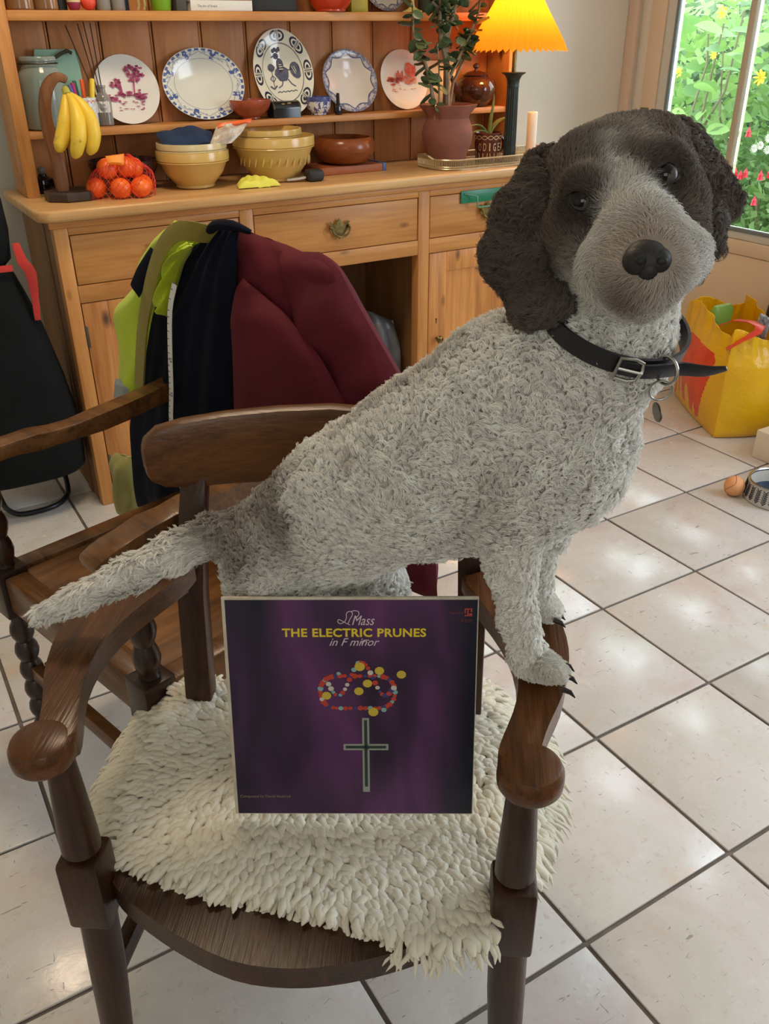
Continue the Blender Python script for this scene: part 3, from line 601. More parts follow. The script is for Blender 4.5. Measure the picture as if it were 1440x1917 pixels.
t = Nt('willow_bowl'); v = t.coord(); sx = t.n('ShaderNodeSeparateXYZ'); t.l(v, sx.inputs[0]); f = t.math('MAXIMUM', t.math('GREATER_THAN', sx.outputs[2], .042), t.math('GREATER_THAN', t.noise(v, 75, 3), .52)); t.l(t.mix(f, S(222, 220, 214), t.ramp(t.noise(v, 140, 2), [(.3, S(58, 66, 128)), (.7, S(108, 112, 160))])), t.b.inputs['Base Color']); t.set(Roughness=.14)
vessel('small_bowl', bowl_prof(.044, .056, .028, .003, curve=.9), (1.495, 2.925, ZS), t.m, 'small blue and white floral bowl between black tin and nail varnish', 'bowl')
npb = thing('nail_varnish_bottle', 'black-capped nail varnish bottle standing before the plain floral plate', 'bottle', (1.548, 2.882, ZS))
obj('bottle_body', B().box(1.538, 1.558, 2.873, 2.891, ZS, ZS+.028, .003), mat('dark_varnish', S(30, 24, 30), .1), npb); obj('cap', B().lathe([(.0055, .0285), (.006, .03), (.0055, .066), (.004, .067)], (1.548, 2.882, ZS), 16), black, npb)
tp = thing('teapot', 'round brown glazed teapot at the end of the rack shelf under the lamp', 'teapot', (2.152, 2.920, ZS))
TP = (2.152, 2.920, ZS); brown_g = mat('brown_glaze', S(62, 34, 28), .10, col2=S(84, 48, 32), nscale=9)
obj('pot_body', B().lathe([(.036, 0), (.042, .003), (.062, .022), (.076, .05), (.076, .066), (.066, .088), (.05, .100), (.044, .102)], TP, 40), brown_g, tp)
ld = obj('lid', B().lathe([(.046, .102), (.048, .106), (.034, .115), (.014, .120), (.006, .122), (.006, .127), (.012, .132), (.012, .139), (.006, .144), (.001, .145)], TP, 32), brown_g, tp)
obj('spout', B().tube([(TP[0]-.068, TP[1], ZS+.05), (TP[0]-.092, TP[1]-.004, ZS+.062), (TP[0]-.104, TP[1]-.008, ZS+.085), (TP[0]-.118, TP[1]-.01, ZS+.102)], [.019, .014, .010, .008], 12), brown_g, tp)
obj('handle', B().tube([(TP[0]+.066*cos(0), TP[1], ZS+.084)]+[(TP[0]+.066+.026*sin(pi*k/8), TP[1], ZS+.055+.034*cos(pi*k/8)) for k in range(9)], .0055, 8), brown_g, tp)

# ------------------------------------------------------------------ on the dresser top
bs = thing('banana_stand', 'curved wooden banana hook on a dark octagonal base', 'banana stand', (.600, 2.775, ZC))
obj('base', B().prism([(.600+.082*cos(2*pi*(k+.5)/8), 2.775+.07*sin(2*pi*(k+.5)/8)) for k in range(8)], ZC, ZC+.026, bev=.004), mat('dark_base', S(70, 54, 44), .5, col2=S(52, 40, 34), nscale=18), bs)
hk = [(.572, 2.775, ZC+.02), (.572, 2.775, 1.03), (.563, 2.772, 1.10), (.560, 2.766, 1.165), (.570, 2.758, 1.215), (.588, 2.75, 1.243), (.608, 2.745, 1.252), (.628, 2.74, 1.243)]
obj('hook_post', B().bar(hk, [.032, .032, .030, .030, .030, .028, .024, .018], [.034, .034, .034, .034, .034, .032, .028, .020], up=(0, -1, .05), bev=.005, sm=3), wood('hook_wood', S(150, 100, 62), S(96, 58, 34), 'z', .45, 60), bs)
bn = thing('banana_bunch', 'bunch of ripe yellow bananas hanging from the wooden hook', 'bananas', (.612, 2.72, 1.215))
t = Nt('banana_skin'); v = t.coord(); sx = t.n('ShaderNodeSeparateXYZ'); t.l(v, sx.inputs[0]); c = t.ramp(sx.outputs[2], [(0, S(232, 196, 62)), (1, S(214, 206, 80))]); c = t.mix(t.ramp(t.noise(v, 30, 4), [(.62, (0, 0, 0)), (.72, (1, 1, 1))]), c, S(186, 150, 46)); t.l(c, t.b.inputs['Base Color']); t.set(Roughness=.42); ban_m = t.m
for pts in ([(.618, 2.722, 1.212), (.624, 2.70, 1.188), (.624, 2.675, 1.15), (.616, 2.662, 1.105), (.604, 2.668, 1.068), (.596, 2.674, 1.055)],
            [(.622, 2.724, 1.212), (.642, 2.705, 1.192), (.658, 2.69, 1.155), (.662, 2.682, 1.11), (.652, 2.682, 1.075), (.640, 2.686, 1.060)],
            [(.614, 2.726, 1.212), (.606, 2.712, 1.185), (.596, 2.70, 1.145), (.582, 2.694, 1.108), (.566, 2.69, 1.082), (.556, 2.688, 1.075)]):
    obj('banana', B().tube(pts, [.006, .013, .0205, .0215, .0175, .007], 12, sm=3), ban_m, bn)
obj('stem', B().tube([(.620, 2.744, 1.222), (.618, 2.733, 1.222), (.618, 2.72, 1.208)], [.009, .010, .012], 10), mat('banana_stem', S(176, 174, 76), .6), bn)
db = thing('round_bottle', 'squat black glass bottle with stopper behind the banana stand', 'bottle', (.556, 2.945, ZC))
obj('bottle_body', B().lathe([(.02, 0), (.030, .004), (.033, .022), (.029, .040), (.013, .048), (.011, .054)], (.556, 2.945, ZC), 24), mat('black_glass', S(14, 14, 16), .06), db); obj('stopper', B().ball((.556, 2.945, ZC+.064), .012, 14, 10), glassy('clear_stopper', S(150, 150, 150), .4), db)
tg = Nt('orange_peel'); vv = tg.coord(); tg.l(tg.ramp(tg.noise(vv, 25, 3), [(.35, S(240, 92, 26)), (.7, S(248, 122, 40))]), tg.b.inputs['Base Color']); tg.set(Roughness=.35, Subsurface_Weight=.1, Subsurface_Radius=(.01, .004, .002)); tg.bump(tg.noise(vv, 420, 2), .35, .001)
net_m = mat('red_net', S(226, 52, 46), .5)
ors = [((.662, 2.745), .0), ((.722, 2.70), .0), ((.778, 2.69), .0), ((.800, 2.742), .0), ((.735, 2.770), .0), ((.700, 2.735), .052), ((.752, 2.725), .054), ((.778, 2.745), .048)]
prt = None
for k, ((x, y), dz) in enumerate(ors):
    r = .0305; z = ZC+r*.94+dz
    if prt is None:
        o = prt = obj('orange', B().ball((0, 0, 0), (r, r, r*.93), 20, 14).lathe([(.0035, 0), (.003, .0015), (.001, .002)], (0, 0, r*.915), 6), tg.m, None, local=True)
    else: o = cp(prt, None)
    o.location = (x, y, z); o.rotation_euler = (random.uniform(-.6, .6), random.uniform(-.6, .6), random.uniform(0, 6))
    tag(o, ['small orange at the banana stand end of the red net', 'orange at the bottom front middle of the net', 'orange at the bottom front of the net, away from the bananas', 'orange at the net end nearest the yellow bowl', 'orange hidden at the back bottom of the net', 'topmost orange of the netted heap, banana side', 'upper middle orange under the net knot', 'upper orange towards the yellow bowl side of the net'][k], 'orange', 'oranges in the net bag')
nb = B()
def netpt(u, a):   # sack around the fruit
    e = u; zz = ZC+.002+e*.115; rx = .098*sqrt(max(.03, 1-(e*1.02-.22)**2*1.25)); ry = .068*sqrt(max(.03, 1-(e*1.02-.22)**2*1.25)); g = 1-.45*max(0, e-.6)/.4
    return (.733+rx*g*cos(a)+.01*e, 2.728+ry*g*sin(a), zz)
for k in range(30):
    for sg in (1, -1): nb.tube([netpt(i/9, 2*pi*k/30+sg*i*.13) for i in range(10)], .0006, 3, cap=False)
net = thing('net_bag', 'red plastic net stretched over the heap of oranges', 'net bag', (.733, 2.728, ZC)); o = obj('netting', nb, net_m, net); o['kind'] = 'stuff'
obj('net_label', B().sheet([(.688, 2.690, 1.050), (.692, 2.682, 1.030)], [(.745, 2.70, 1.052), (.738, 2.69, 1.022)], (0, -1, .4), 8, 8, .008, .001), mat('orange_ticket', S(248, 150, 44), .4), net)
t = Nt('drip_glaze'); v = t.coord(); sx = t.n('ShaderNodeSeparateXYZ'); t.l(v, sx.inputs[0]); f = t.math('GREATER_THAN', t.math('ADD', sx.outputs[2], t.math('MULTIPLY', t.noise(v, 22, 3), .05)), .062); t.l(t.mix(f, S(172, 146, 104), t.ramp(t.noise(v, 40, 3), [(.4, S(42, 30, 36)), (.7, S(84, 48, 44))])), t.b.inputs['Base Color']); t.set(Roughness=.1)
vessel('wide_bowl', bowl_prof(.105, .085, .045, .006), (.785, 2.868, ZC), t.m, 'wide dark glazed bowl behind the oranges', 'bowl')
ybm = glaze('yellow_ware', S(214, 180, 106), S(202, 164, 92), .2, nscale=6); yb2 = glaze('pale_ware', S(220, 204, 158), S(206, 188, 140), .2, nscale=6)
def mix_bowl(name, label, c, r, h, m, group='yellow mixing bowls', lift=0, rim=.028):
    root = thing(name, label, 'bowl', c, group); b = B()
    prof = [(r*.50, 0), (r*.54, .003), (r*.54, .010), (r*.60, .018), (r*.80, h*.40), (r*.91, h*.66), (r*.955, h-rim-.004), (r*.965, h-rim), (r*1.0, h-rim+.003), (r*1.0, h-.004), (r*.99, h), (r*.94, h), (r*.925, h-.01), (r*.86, h*.6), (r*.72, h*.34), (r*.50, .016), (.003, .012)]
    b.lathe(prof, c, 48); obj('bowl_body', b, m, root); rb_ = B()
    for s_ in (0,): rb_.lathe([(r*.985, h-rim-.004), (r*.995, h-rim-.002), (r*.985, h-rim)], c, 48, cap=False)
    obj('rim_band', rb_, m, root)
    return root
mix_bowl('mixing_bowl', 'yellow mixing bowl below the pale bowl with a blue cloth', (.985, 2.80, ZC), .112, .108, ybm)
mix_bowl('mixing_bowl', 'pale mixing bowl nested in the yellow bowl, holding blue cloth and packet', (.985, 2.80, ZC+.060), .108, .072, yb2, rim=.02)
mix_bowl('mixing_bowl', 'large yellow mixing bowl with a lipped rim beside the wooden bowl', (1.262, 2.80, ZC), .133, .135, ybm, rim=.030)
mix_bowl('mixing_bowl', 'smaller yellow bowl nested inside the large lipped bowl', (1.250, 2.81, ZC+.058), .108, .098, ybm, rim=.02)
sw = B()
for k in range(14):
    a0 = pi+pi*k/14-.1; sw.tube([(1.262+.1145*cos(a0+q*.11)*(1-.03*q), 2.80+.1145*sin(a0+q*.11)*(1-.03*q), ZC+.05+.05*q) for q in (0, .25, .5, .75, 1)], [.001, .003, .0035, .003, .001], 6)
sw.bm.normal_update(); tag(obj('moulded_swirls', sw, ybm, [o for o in COL.objects if o.get('label', '').startswith('large yellow mixing')][0]))
rag = lambda s_: (lambda u, v: .006*sin(9*u+3*v+s_)+.004*sin(17*v-5*u))
one('folded_cloth', B().sheet([(.885, 2.76, ZC+.128), (.885, 2.83, ZC+.158), (.90, 2.88, ZC+.15)], [(1.03, 2.73, ZC+.128), (1.055, 2.80, ZC+.160), (1.05, 2.87, ZC+.15)], (0, -.3, 1), 18, 14, .012, .012, rag(0)), mat('navy_cloth', S(30, 50, 82), .9, bump=.4, bscale=300), 'dark blue cloth folded into the pale mixing bowl', 'cloth')
pk = thing('foil_packet', 'crumpled white and orange packet poking out of the pale mixing bowl', 'packet', (1.07, 2.79, ZC+.13))
obj('packet_body', B().sheet([(1.01, 2.72, ZC+.118), (1.035, 2.74, ZC+.150), (1.06, 2.77, ZC+.172)], [(1.08, 2.705, ZC+.130), (1.125, 2.72, ZC+.158), (1.165, 2.76, ZC+.186)], (0, -1, .5), 16, 12, .012, .006, rag(2)), mat('packet_white', S(212, 204, 192), .35, col2=S(176, 160, 144), nscale=40), pk)
obj('packet_band', B().sheet([(1.058, 2.752, ZC+.168), (1.062, 2.76, ZC+.182)], [(1.162, 2.742, ZC+.180), (1.172, 2.75, ZC+.192)], (0, -1, .5), 12, 6, .008, .003), mat('packet_orange', S(236, 104, 44), .35), pk)
vessel('wooden_bowl', [(.05, 0), (.06, .001), (.085, .012), (.104, .036), (.108, .056), (.102, .078), (.092, .086), (.089, .084), (.096, .06), (.09, .03), (.06, .012), (.003, .010)], (1.555, 2.86, ZC+.0245), wood('turned_bowl_wood', S(158, 88, 46), S(108, 54, 26), 'x', .22, 30), 'turned brown wooden bowl resting on the wooden slab', 'bowl', seg=48)
wb = thing('wooden_slab', 'long reddish wooden slab with a blue end under the wooden bowl', 'board', (1.52, 2.86, ZC))
obj('slab_body', B().box(1.42, 1.665, 2.785, 2.93, ZC, ZC+.024, .002), wood('red_slab', S(172, 100, 60), S(132, 70, 40), 'x', .5, 30), wb); obj('end_cap', B().box(1.6655, 1.680, 2.785, 2.93, ZC, ZC+.026, .002), mat('blue_cap', S(70, 92, 140), .5), wb)
dv = thing('dark_gadget', 'small rounded charcoal gadget on the dresser top before the slab', 'gadget', (1.352, 2.70, ZC))
obj('gadget_body', B().box(1.325, 1.382, 2.675, 2.725, ZC, ZC+.036, .012, 4), mat('charcoal_plastic', S(36, 38, 40), .6, bump=.3, bscale=500), dv); obj('pale_strap', B().bar([(1.262, 2.715, ZC+.008), (1.30, 2.708, ZC+.010), (1.3245, 2.702, ZC+.013)], .016, .007, bev=.002), mat('pale_strap', S(186, 182, 172), .6), dv)
one('duster_cloth', B().sheet([(1.075, 2.665, ZC+.003), (1.085, 2.70, ZC+.006), (1.10, 2.74, ZC+.006)], [(1.215, 2.655, ZC+.003), (1.205, 2.69, ZC+.008), (1.19, 2.735, ZC+.006)], (0, -.1, 1), 26, 16, .018, .003, lambda u, v: .005*sin(8*u+6*v)+.004*abs(sin(13*u-4*v))), mat('lemon_cloth', S(226, 224, 92), .8, bump=.3, bscale=200), 'crumpled lemon yellow cloth lying on the dresser top', 'cloth')
# gallery tray
tr = thing('gallery_tray', 'silver gallery tray with pierced rim holding plant pot and lamp', 'tray', (2.12, 2.76, ZC)); tcx, tcy = 2.125, 2.742
def rrect(ax_, ay_, r, n=8):
    o = []
    for cx, cy, a0 in ((ax_-r, ay_-r, 0), (-ax_+r, ay_-r, pi/2), (-ax_+r, -ay_+r, pi), (ax_-r, -ay_+r, 3*pi/2)):
        for k in range(n+1): a = a0+pi/2*k/n; o.append((tcx+cx+r*cos(a), tcy+cy+r*sin(a)))
    return o
tray_m = mat('tray_silver', S(214, 200, 164), .3, .85)
obj('tray_floor', B().prism(rrect(.298, .106, .075), ZC, ZC+.004, bev=.001), tray_m, tr)
def loop3(P, z): return [(x, y, z) for x, y in P]
ring = rrect(.305, .112, .08, 10); rim = B(); 
for z, r in ((ZC+.0045, .002), (ZC+.0115, .0018), (ZC+.034, .0028)): rim.tube(loop3(ring+ring[:2], z), r, 6)
obj('rim_rail', rim, tray_m, tr)
pc = B(); per = []; 
for a, b in zip(ring, ring[1:]+ring[:1]):
    L = sqrt((a[0]-b[0])**2+(a[1]-b[1])**2); n = max(1, int(round(L/.0068)))
    per += [(a[0]+(b[0]-a[0])*k/n, a[1]+(b[1]-a[1])*k/n) for k in range(n)]
for x, y in per: pc.tube([(x, y, ZC+.0045), (x, y, ZC+.034)], .0019, 4, cap=False)
o = obj('pierced_gallery', pc, tray_m, tr); o['kind'] = 'stuff'
obj('handle', B().tube([(1.82, 2.70, ZC+.034), (1.806, 2.708, ZC+.044), (1.802, 2.742, ZC+.048), (1.806, 2.776, ZC+.044), (1.82, 2.784, ZC+.034)], .004, 8), tray_m, tr)
# terracotta pot and jade plant
PC = (1.922, 2.765, ZC+.0048); pot_m = mat('terracotta_pot', S(140, 84, 66), .75, col2=S(120, 72, 58), nscale=14, bump=.25, bscale=120)
pp = thing('jade_plant', 'tall jade plant in a wavy-rimmed terracotta pot on the tray', 'potted plant', PC)
prof = [(.060, 0), (.063, .003), (.070, .03), (.084, .07), (.090, .10), (.087, .125), (.076, .148), (.074, .154), (.078, .165), (.098, .192), (.100, .197), (.094, .198), (.072, .165), (.068, .15), (.003, .148)]
obj('pot', B().lathe(prof, PC, 56, wob=lambda a, k: 1+(.035*sin(7*a+.5) if k in (9, 10, 11) else .006*sin(40*k))), pot_m, pp)
obj('soil', B().lathe([(.003, .147), (.06, .152), (.069, .150), (.07, .149)], PC, 24, cap=False), mat('dark_soil', S(50, 40, 32), .95, bump=.6, bscale=160), pp)
bark = mat('jade_bark', S(150, 128, 100), .75, col2=S(118, 98, 74), nscale=30, bump=.3, bscale=120)
tt = Nt('jade_leaf'); inf = tt.n('ShaderNodeObjectInfo'); tt.l(tt.ramp(inf.outputs['Random'], [(.1, S(58, 78, 52)), (.6, S(82, 104, 68)), (.95, S(110, 126, 88))]), tt.b.inputs['Base Color']); tt.set(Roughness=.28); jade_m = tt.m
pz = PC[2]
br = [[(1.914, 2.765, pz+.145), (1.912, 2.762, 1.20), (1.908, 2.76, 1.26), (1.905, 2.765, 1.32)],
      [(1.905, 2.765, 1.32), (1.925, 2.76, 1.39), (1.952, 2.76, 1.47), (1.96, 2.76, 1.56)], [(1.908, 2.76, 1.26), (1.876, 2.752, 1.33), (1.868, 2.75, 1.42), (1.88, 2.75, 1.52)],
      [(1.912, 2.762, 1.20), (1.95, 2.752, 1.27), (1.985, 2.745, 1.33), (2.02, 2.74, 1.41), (2.03, 2.74, 1.48)], [(1.920, 2.765, pz+.15), (1.945, 2.77, 1.20), (1.985, 2.765, 1.27), (2.0, 2.76, 1.36)],
      [(1.858, 2.745, pz+.15), (1.828, 2.735, 1.20), (1.800, 2.725, 1.26), (1.765, 2.715, 1.31), (1.74, 2.71, 1.36), (1.735, 2.71, 1.44)], [(1.868, 2.75, 1.42), (1.80, 2.735, 1.46), (1.76, 2.72, 1.50)],
      [(1.862, 2.73, pz+.15), (1.855, 2.725, 1.19), (1.85, 2.72, 1.25), (1.842, 2.72, 1.32)], [(1.905, 2.765, 1.32), (1.90, 2.75, 1.42), (1.915, 2.74, 1.50)]]
R0 = [.014, .0085, .008, .0065, .006, .0075, .005, .004, .006]
for q, r in zip(br, R0): obj('branch', B().tube(q, [r*(1-.13*i) for i in range(len(q))], 8), bark, pp)
lm_ = B(); rows = []
for k in range(7):
    t_ = k/6; w = .0125*sin(pi*(t_*.9+.06))**.7; rows.append((t_*.036, w))
V = []; F = []
for x, w in rows: V += [(x, -w, .0006), (x, 0, .003), (x, w, .0006), (x, 0, -.0022)]
for k in range(6):
    for j in range(4): a = k*4; F.append((a+j, a+(j+1) % 4, a+4+(j+1) % 4, a+4+j))
F += [(3, 2, 1, 0), (24, 25, 26, 27)]; lm_.faces(V, F); jl = None
def leaf_at(p, d, s_, roll):
    global jl
    if jl is None: jl = o = obj('leaf', lm_, jade_m, pp, local=True)
    else: o = cp(jl, pp)
    o.matrix_local = orient(Vector(p)-Vector(PC), d, roll) @ Matrix.Scale(s_, 4)
for bi, q in enumerate(br):
    if bi in (0, 4): lo = .75
    elif bi in (5, 7): lo = .12
    else: lo = .22
    n = [6, 24, 30, 28, 14, 34, 20, 15, 26][bi]
    for k in range(n):
        u = lo+(1-lo)*(k+random.random()*.6)/n; u = min(u, .999)*(len(q)-1); i = int(u); p = Vector(q[i]).lerp(Vector(q[i+1]), u-i); d = rnd_dir(-.7, .5); d.y -= .25
        leaf_at(p, d, random.uniform(.8, 1.55), random.uniform(-1, 1))
# slipware mug with aloe
MC = (2.094, 2.752, ZC+.0048); t = Nt('slipware'); v = t.coord(); sx = t.n('ShaderNodeSeparateXYZ'); t.l(v, sx.inputs[0]); a = t.math('ARCTAN2', sx.outputs[1], sx.outputs[0]); z = sx.outputs[2]
lat = t.math('MINIMUM', t.math('ABSOLUTE', t.math('SUBTRACT', z, t.math('MULTIPLY_ADD', t.math('SINE', t.math('MULTIPLY', a, 7)), .006, .084))), t.math('ABSOLUTE', t.math('SUBTRACT', z, t.math('MULTIPLY_ADD', t.math('SINE', t.math('MULTIPLY', a, -7)), .006, .084))))
c = t.mix(t.math('LESS_THAN', lat, .0013), t.ramp(t.noise(v, 40, 3), [(.4, S(84, 40, 30)), (.7, S(108, 54, 38))]), S(206, 174, 132)); t.l(c, t.b.inputs['Base Color']); t.set(Roughness=.2)
mu = thing('potted_aloe', 'small aloe in a lettered brown slipware mug on the tray', 'potted plant', MC)
mb = obj('mug', B().lathe([(.042, 0), (.045, .004), (.044, .012), (.047, .05), (.050, .085), (.051, .098), (.048, .099), (.045, .09), (.003, .088)], MC, 36), t.m, mu)
slip = mat('cream_slip', S(206, 176, 136), .35)
for k, ch_ in enumerate('ODIGEN'): 
    an = -pi/2-.30+(-.95+.38*k); text('slip_letter', ch_, .03, slip, mb, Matrix.Translation((.0488*cos(an), .0488*sin(an), .040)) @ Matrix.Rotation(an+pi/2, 4, 'Z') @ XZ, width=.011 if ch_ != 'I' else .004, height=.026, offset=.0)
tk = B()
for k in range(9): an = -pi/2-1.3+.3*k; tk.tube([(MC[0]+.0465*cos(an), MC[1]+.0465*sin(an), MC[2]+.012), (MC[0]+.0472*cos(an+.05*(k % 3-1)), MC[1]+.0472*sin(an+.05*(k % 3-1)), MC[2]+.032)], .0013, 5)
obj('slip_marks', tk, slip, mb)
obj('handle', B().tube([(MC[0]+.049, MC[1]+.002, MC[2]+.084)]+[(MC[0]+.050+.024*sin(pi*k/7), MC[1], MC[2]+.055+.026*cos(pi*k/7)) for k in range(8)], .006, 8), mat('mug_brown', S(92, 46, 34), .2), mb)
aloe_m = mat('aloe_leaf', S(150, 158, 96), .4, col2=S(96, 128, 72), nscale=26)
for pts, r in (([(0, 0, .086), (-.04, -.01, .120), (-.075, -.015, .128), (-.11, -.02, .122)], .011), ([(0, 0, .086), (-.03, -.012, .105), (-.07, -.02, .108), (-.10, -.025, .10)], .009), ([(.003, 0, .086), (.008, 0, .14), (.018, .002, .19), (.022, .004, .225)], .011), ([(.004, 0, .09), (.03, -.004, .125), (.075, -.006, .145), (.125, -.01, .152)], .010), ([(.004, 0, .088), (.035, .01, .128), (.08, .014, .142), (.11, .012, .138)], .008)):
    obj('aloe_leaf', B().tube([Vector(p)+Vector(MC) for p in pts], [r, r*.9, r*.6, .001], 8, flat=.4, sm=3), aloe_m, mu)
# lamp
LC = (2.158, 2.705, ZC+.0048); lz = LC[2]; lp = thing('table_lamp', 'lit table lamp with pleated yellow shade on a fluted dark column', 'lamp', LC)
bronze = mat('dark_bronze', S(54, 62, 56), .4, .35, col2=S(40, 46, 42), nscale=30)
obj('base', B().lathe([(.036, 0), (.036, .006), (.031, .009), (.032, .015), (.027, .018), (.024, .021)], LC, 36), mat('lamp_base_metal', S(110, 104, 90), .35, .6), lp)
obj('column', B().lathe([(.0225, .020), (.022, .12), (.0205, .245)], LC, 96, wob=lambda a, k: 1-.10*(abs(cos(8*a)) < .55)), bronze, lp)
obj('capital', B().lathe([(.021, .2445), (.022, .248), (.021, .252), (.023, .27), (.03, .283), (.042, .290), (.043, .293), (.02, .294)], LC, 36), bronze, lp)
obj('rod', B().lathe([(.0075, .294), (.0075, .37), (.011, .372), (.030, .376), (.031, .378), (.010, .380), (.012, .42), (.012, .44)], LC, 20), brass, lp)
t = Nt('shade_paper'); dfs = t.n('ShaderNodeBsdfDiffuse'); tls = t.n('ShaderNodeBsdfTranslucent'); ms = t.n('ShaderNodeMixShader', i_0=.55); cc = S(246, 176, 60)
dfs.inputs[0].default_value = cc; tls.inputs[0].default_value = S(250, 170, 44); t.l(dfs.outputs[0], ms.inputs[1]); t.l(tls.outputs[0], ms.inputs[2]); t.l(ms.outputs[0], t.out.inputs[0])
shb = B(); NP = 46; n2_ = NP*4; rows = []
for k in range(9):
    q = k/8; r0 = .171+(.050-.171)*q; z = lz+.362+.20*q; row = []
    for j in range(n2_):
        a = 2*pi*j/n2_; tri = abs((j % 4)/2-1)*2-1; row.append(shb.bm.verts.new((2.166+(r0*(1+.035*tri))*cos(a), LC[1]+(r0*(1+.035*tri))*sin(a), z-(.006*tri if k == 0 else 0))))
    rows.append(row)
for p, q in zip(rows, rows[1:]):
    for j in range(n2_): shb.bm.faces.new((p[j], p[(j+1) % n2_], q[(j+1) % n2_], q[j]))
obj('lamp_shade', shb, t.m, lp, smooth=False)
t = Nt('bulb_glow'); em = t.n('ShaderNodeEmission', i_Strength=30.0); em.inputs[0].default_value = (1, .62, .24, 1); t.l(em.outputs[0], t.out.inputs[0])
obj('bulb', B().ball((2.166, LC[1], lz+.47), (.026, .026, .034), 16, 12), t.m, lp)
pl_ = bpy.data.lights.new('lamp_bulb_light', 'POINT'); pl_.energy = 7.5; pl_.color = (1, .55, .20); pl_.shadow_soft_size = .035; po = bpy.data.objects.new('lamp_bulb_light', pl_); COL.objects.link(po); po.location = (2.166, LC[1], lz+.445)
# small things on the tray
one('pillar_candle', B().lathe([(.018, 0), (.019, .002), (.019, .150), (.016, .153), (.004, .150), (.0015, .151), (.0012, .160)], (2.345, 2.81, ZC+.0048), 28), mat('candle_wax', S(238, 234, 220), .5, Subsurface_Weight=.3), 'plain white pillar candle behind the lamp column', 'candle')
one('saucer', B().lathe([(.03, 0), (.05, .006), (.062, .014), (.060, .015), (.04, .008), (.003, .006)], (2.325, 2.735, ZC+.0048), 32), mat('amber_glass', S(208, 150, 84), .15), 'small amber saucer on the tray beside the lamp base', 'saucer')
vb = thing('dropper_bottle', 'tiny bottle with a black cap at the far tray end', 'bottle', (2.398, 2.80, ZC+.0048)); obj('bottle_body', B().lathe([(.009, 0), (.010, .002), (.010, .018), (.006, .021)], (2.398, 2.80, ZC+.0048), 16), mat('amber_bottle', S(110, 60, 30), .15), vb); obj('cap', B().lathe([(.009, .0212), (.0095, .023), (.0095, .040), (.008, .041)], (2.398, 2.80, ZC+.0048), 16), black, vb)
dj = thing('ink_jar', 'dark square jar with a white band between pot and mug', 'jar', (2.075, 2.88, ZC)); obj('jar_body', B().box(2.05, 2.11, 2.905, 2.955, ZC, ZC+.055, .004), mat('dark_blue_jar', S(26, 34, 58), .2), dj); obj('white_band', B().box(2.0497, 2.1103, 2.9047, 2.9553, ZC+.0552, ZC+.08, .003), mat('white_lid', S(214, 214, 210), .4), dj)
gr = thing('over_drawer_rail', 'green metal plate with a wire towel rail hung over the third drawer', 'towel rail', (2.0, 2.63, .81))
obj('plate', B().box(1.892, 2.16, YF-.0045, YF-.0005, .820, .862, .001), mat('green_enamel', S(30, 128, 92), .35), gr)
obj('wire_rail', B().tube([(1.905, YF-.006, .853), (1.935, YF-.03, .848), (1.942, YF-.034, .845), (1.943, YF-.034, .812), (1.945, YF-.034, .808), (2.14, YF-.034, .808)], .0028, 8), mat('green_wire', S(110, 170, 140), .3, .4), gr)
one('carrier_bag', B().sheet([(1.47, 2.86, .50), (1.45, 2.84, .30), (1.44, 2.82, .003)], [(1.69, 2.76, .40), (1.715, 2.75, .30), (1.72, 2.74, .003)], (-.2, -1, .2), 30, 30, .07, .10, lambda u, v: .02*sin(11*u+7*v)+.012*sin(23*u-9*v)), mat('grey_plastic', S(112, 114, 118), .3, col2=S(76, 78, 82), nscale=7), 'crumpled grey plastic bag inside the open dresser knee hole', 'bag')

# ------------------------------------------------------------------ top rack shelf
yu = 2.905; u_ = lambda nm, prof, x, m, lab, cat, y=yu, **k: vessel(nm, prof, (x, y, ZU), m, lab, cat, **k)
cyl = lambda r, h: [(r*.92, 0), (r, .003), (r, h-.003), (r*.95, h), (r*.88, h), (r*.86, .006), (.002, .005)]
amb = glassy('amber_glass_jar', S(176, 132, 88), .4)
u_('glass_jar', cyl(.036, .12), .572, amb, 'glass jar at the rack post on the top shelf', 'jar'); u_('glass_jar', cyl(.032, .10), .642, amb, 'second glass jar on the top shelf, next to the dark pot', 'jar')
u_('dark_pot', cyl(.018, .10), .690, mat('slate_pot', S(44, 54, 60), .4), 'narrow slate pot behind the pink and cream pot', 'pot', y=2.94)
t = Nt('two_tone'); v = t.coord(); sx = t.n('ShaderNodeSeparateXYZ'); t.l(v, sx.inputs[0]); t.l(t.mix(t.math('GREATER_THAN', sx.outputs[2], .020), S(150, 46, 76), S(222, 200, 150)), t.b.inputs['Base Color'])
u_('eggcup_pot', [(.010, 0), (.014, .003), (.019, .018), (.020, .05), (.018, .052), (.016, .03), (.002, .01)], .719, t.m, 'little pot with plum base and cream top on the top shelf', 'pot')
one('orange_ball', B().ball((.760, yu, ZU+.0215), .0215, 18, 12), mat('coral_wax', S(226, 76, 52), .45), 'coral red ball beside the plum and cream pot', 'ball')
for x in (.803, .845): u_('grey_pot', cyl(.020, .07), x, mat('grey_stone', S(136, 132, 124), .6), ('grey stone pot next to the coral ball' if x < .82 else 'grey stone pot next to the twisted cords'), 'pot', group='grey pots on the top shelf')
u_('navy_jar', cyl(.03, .16), .86, mat('navy_jar', S(34, 44, 60), .3), 'tall navy jar behind the grey stone pots', 'jar', y=2.95)
for k, x in enumerate((.894, .912)): one('twisted_cord', B().tube([(x+.003*sin(i*1.4), yu-.03+.003*cos(i*1.4), ZU+.002+.012*i) for i in range(9)], .0042, 6), mat('straw_cord', S(176, 150, 96), .8), ('twisted straw cord nearer the grey pots' if k == 0 else 'twisted straw cord nearer the green pot'), 'cord', 'twisted cords')
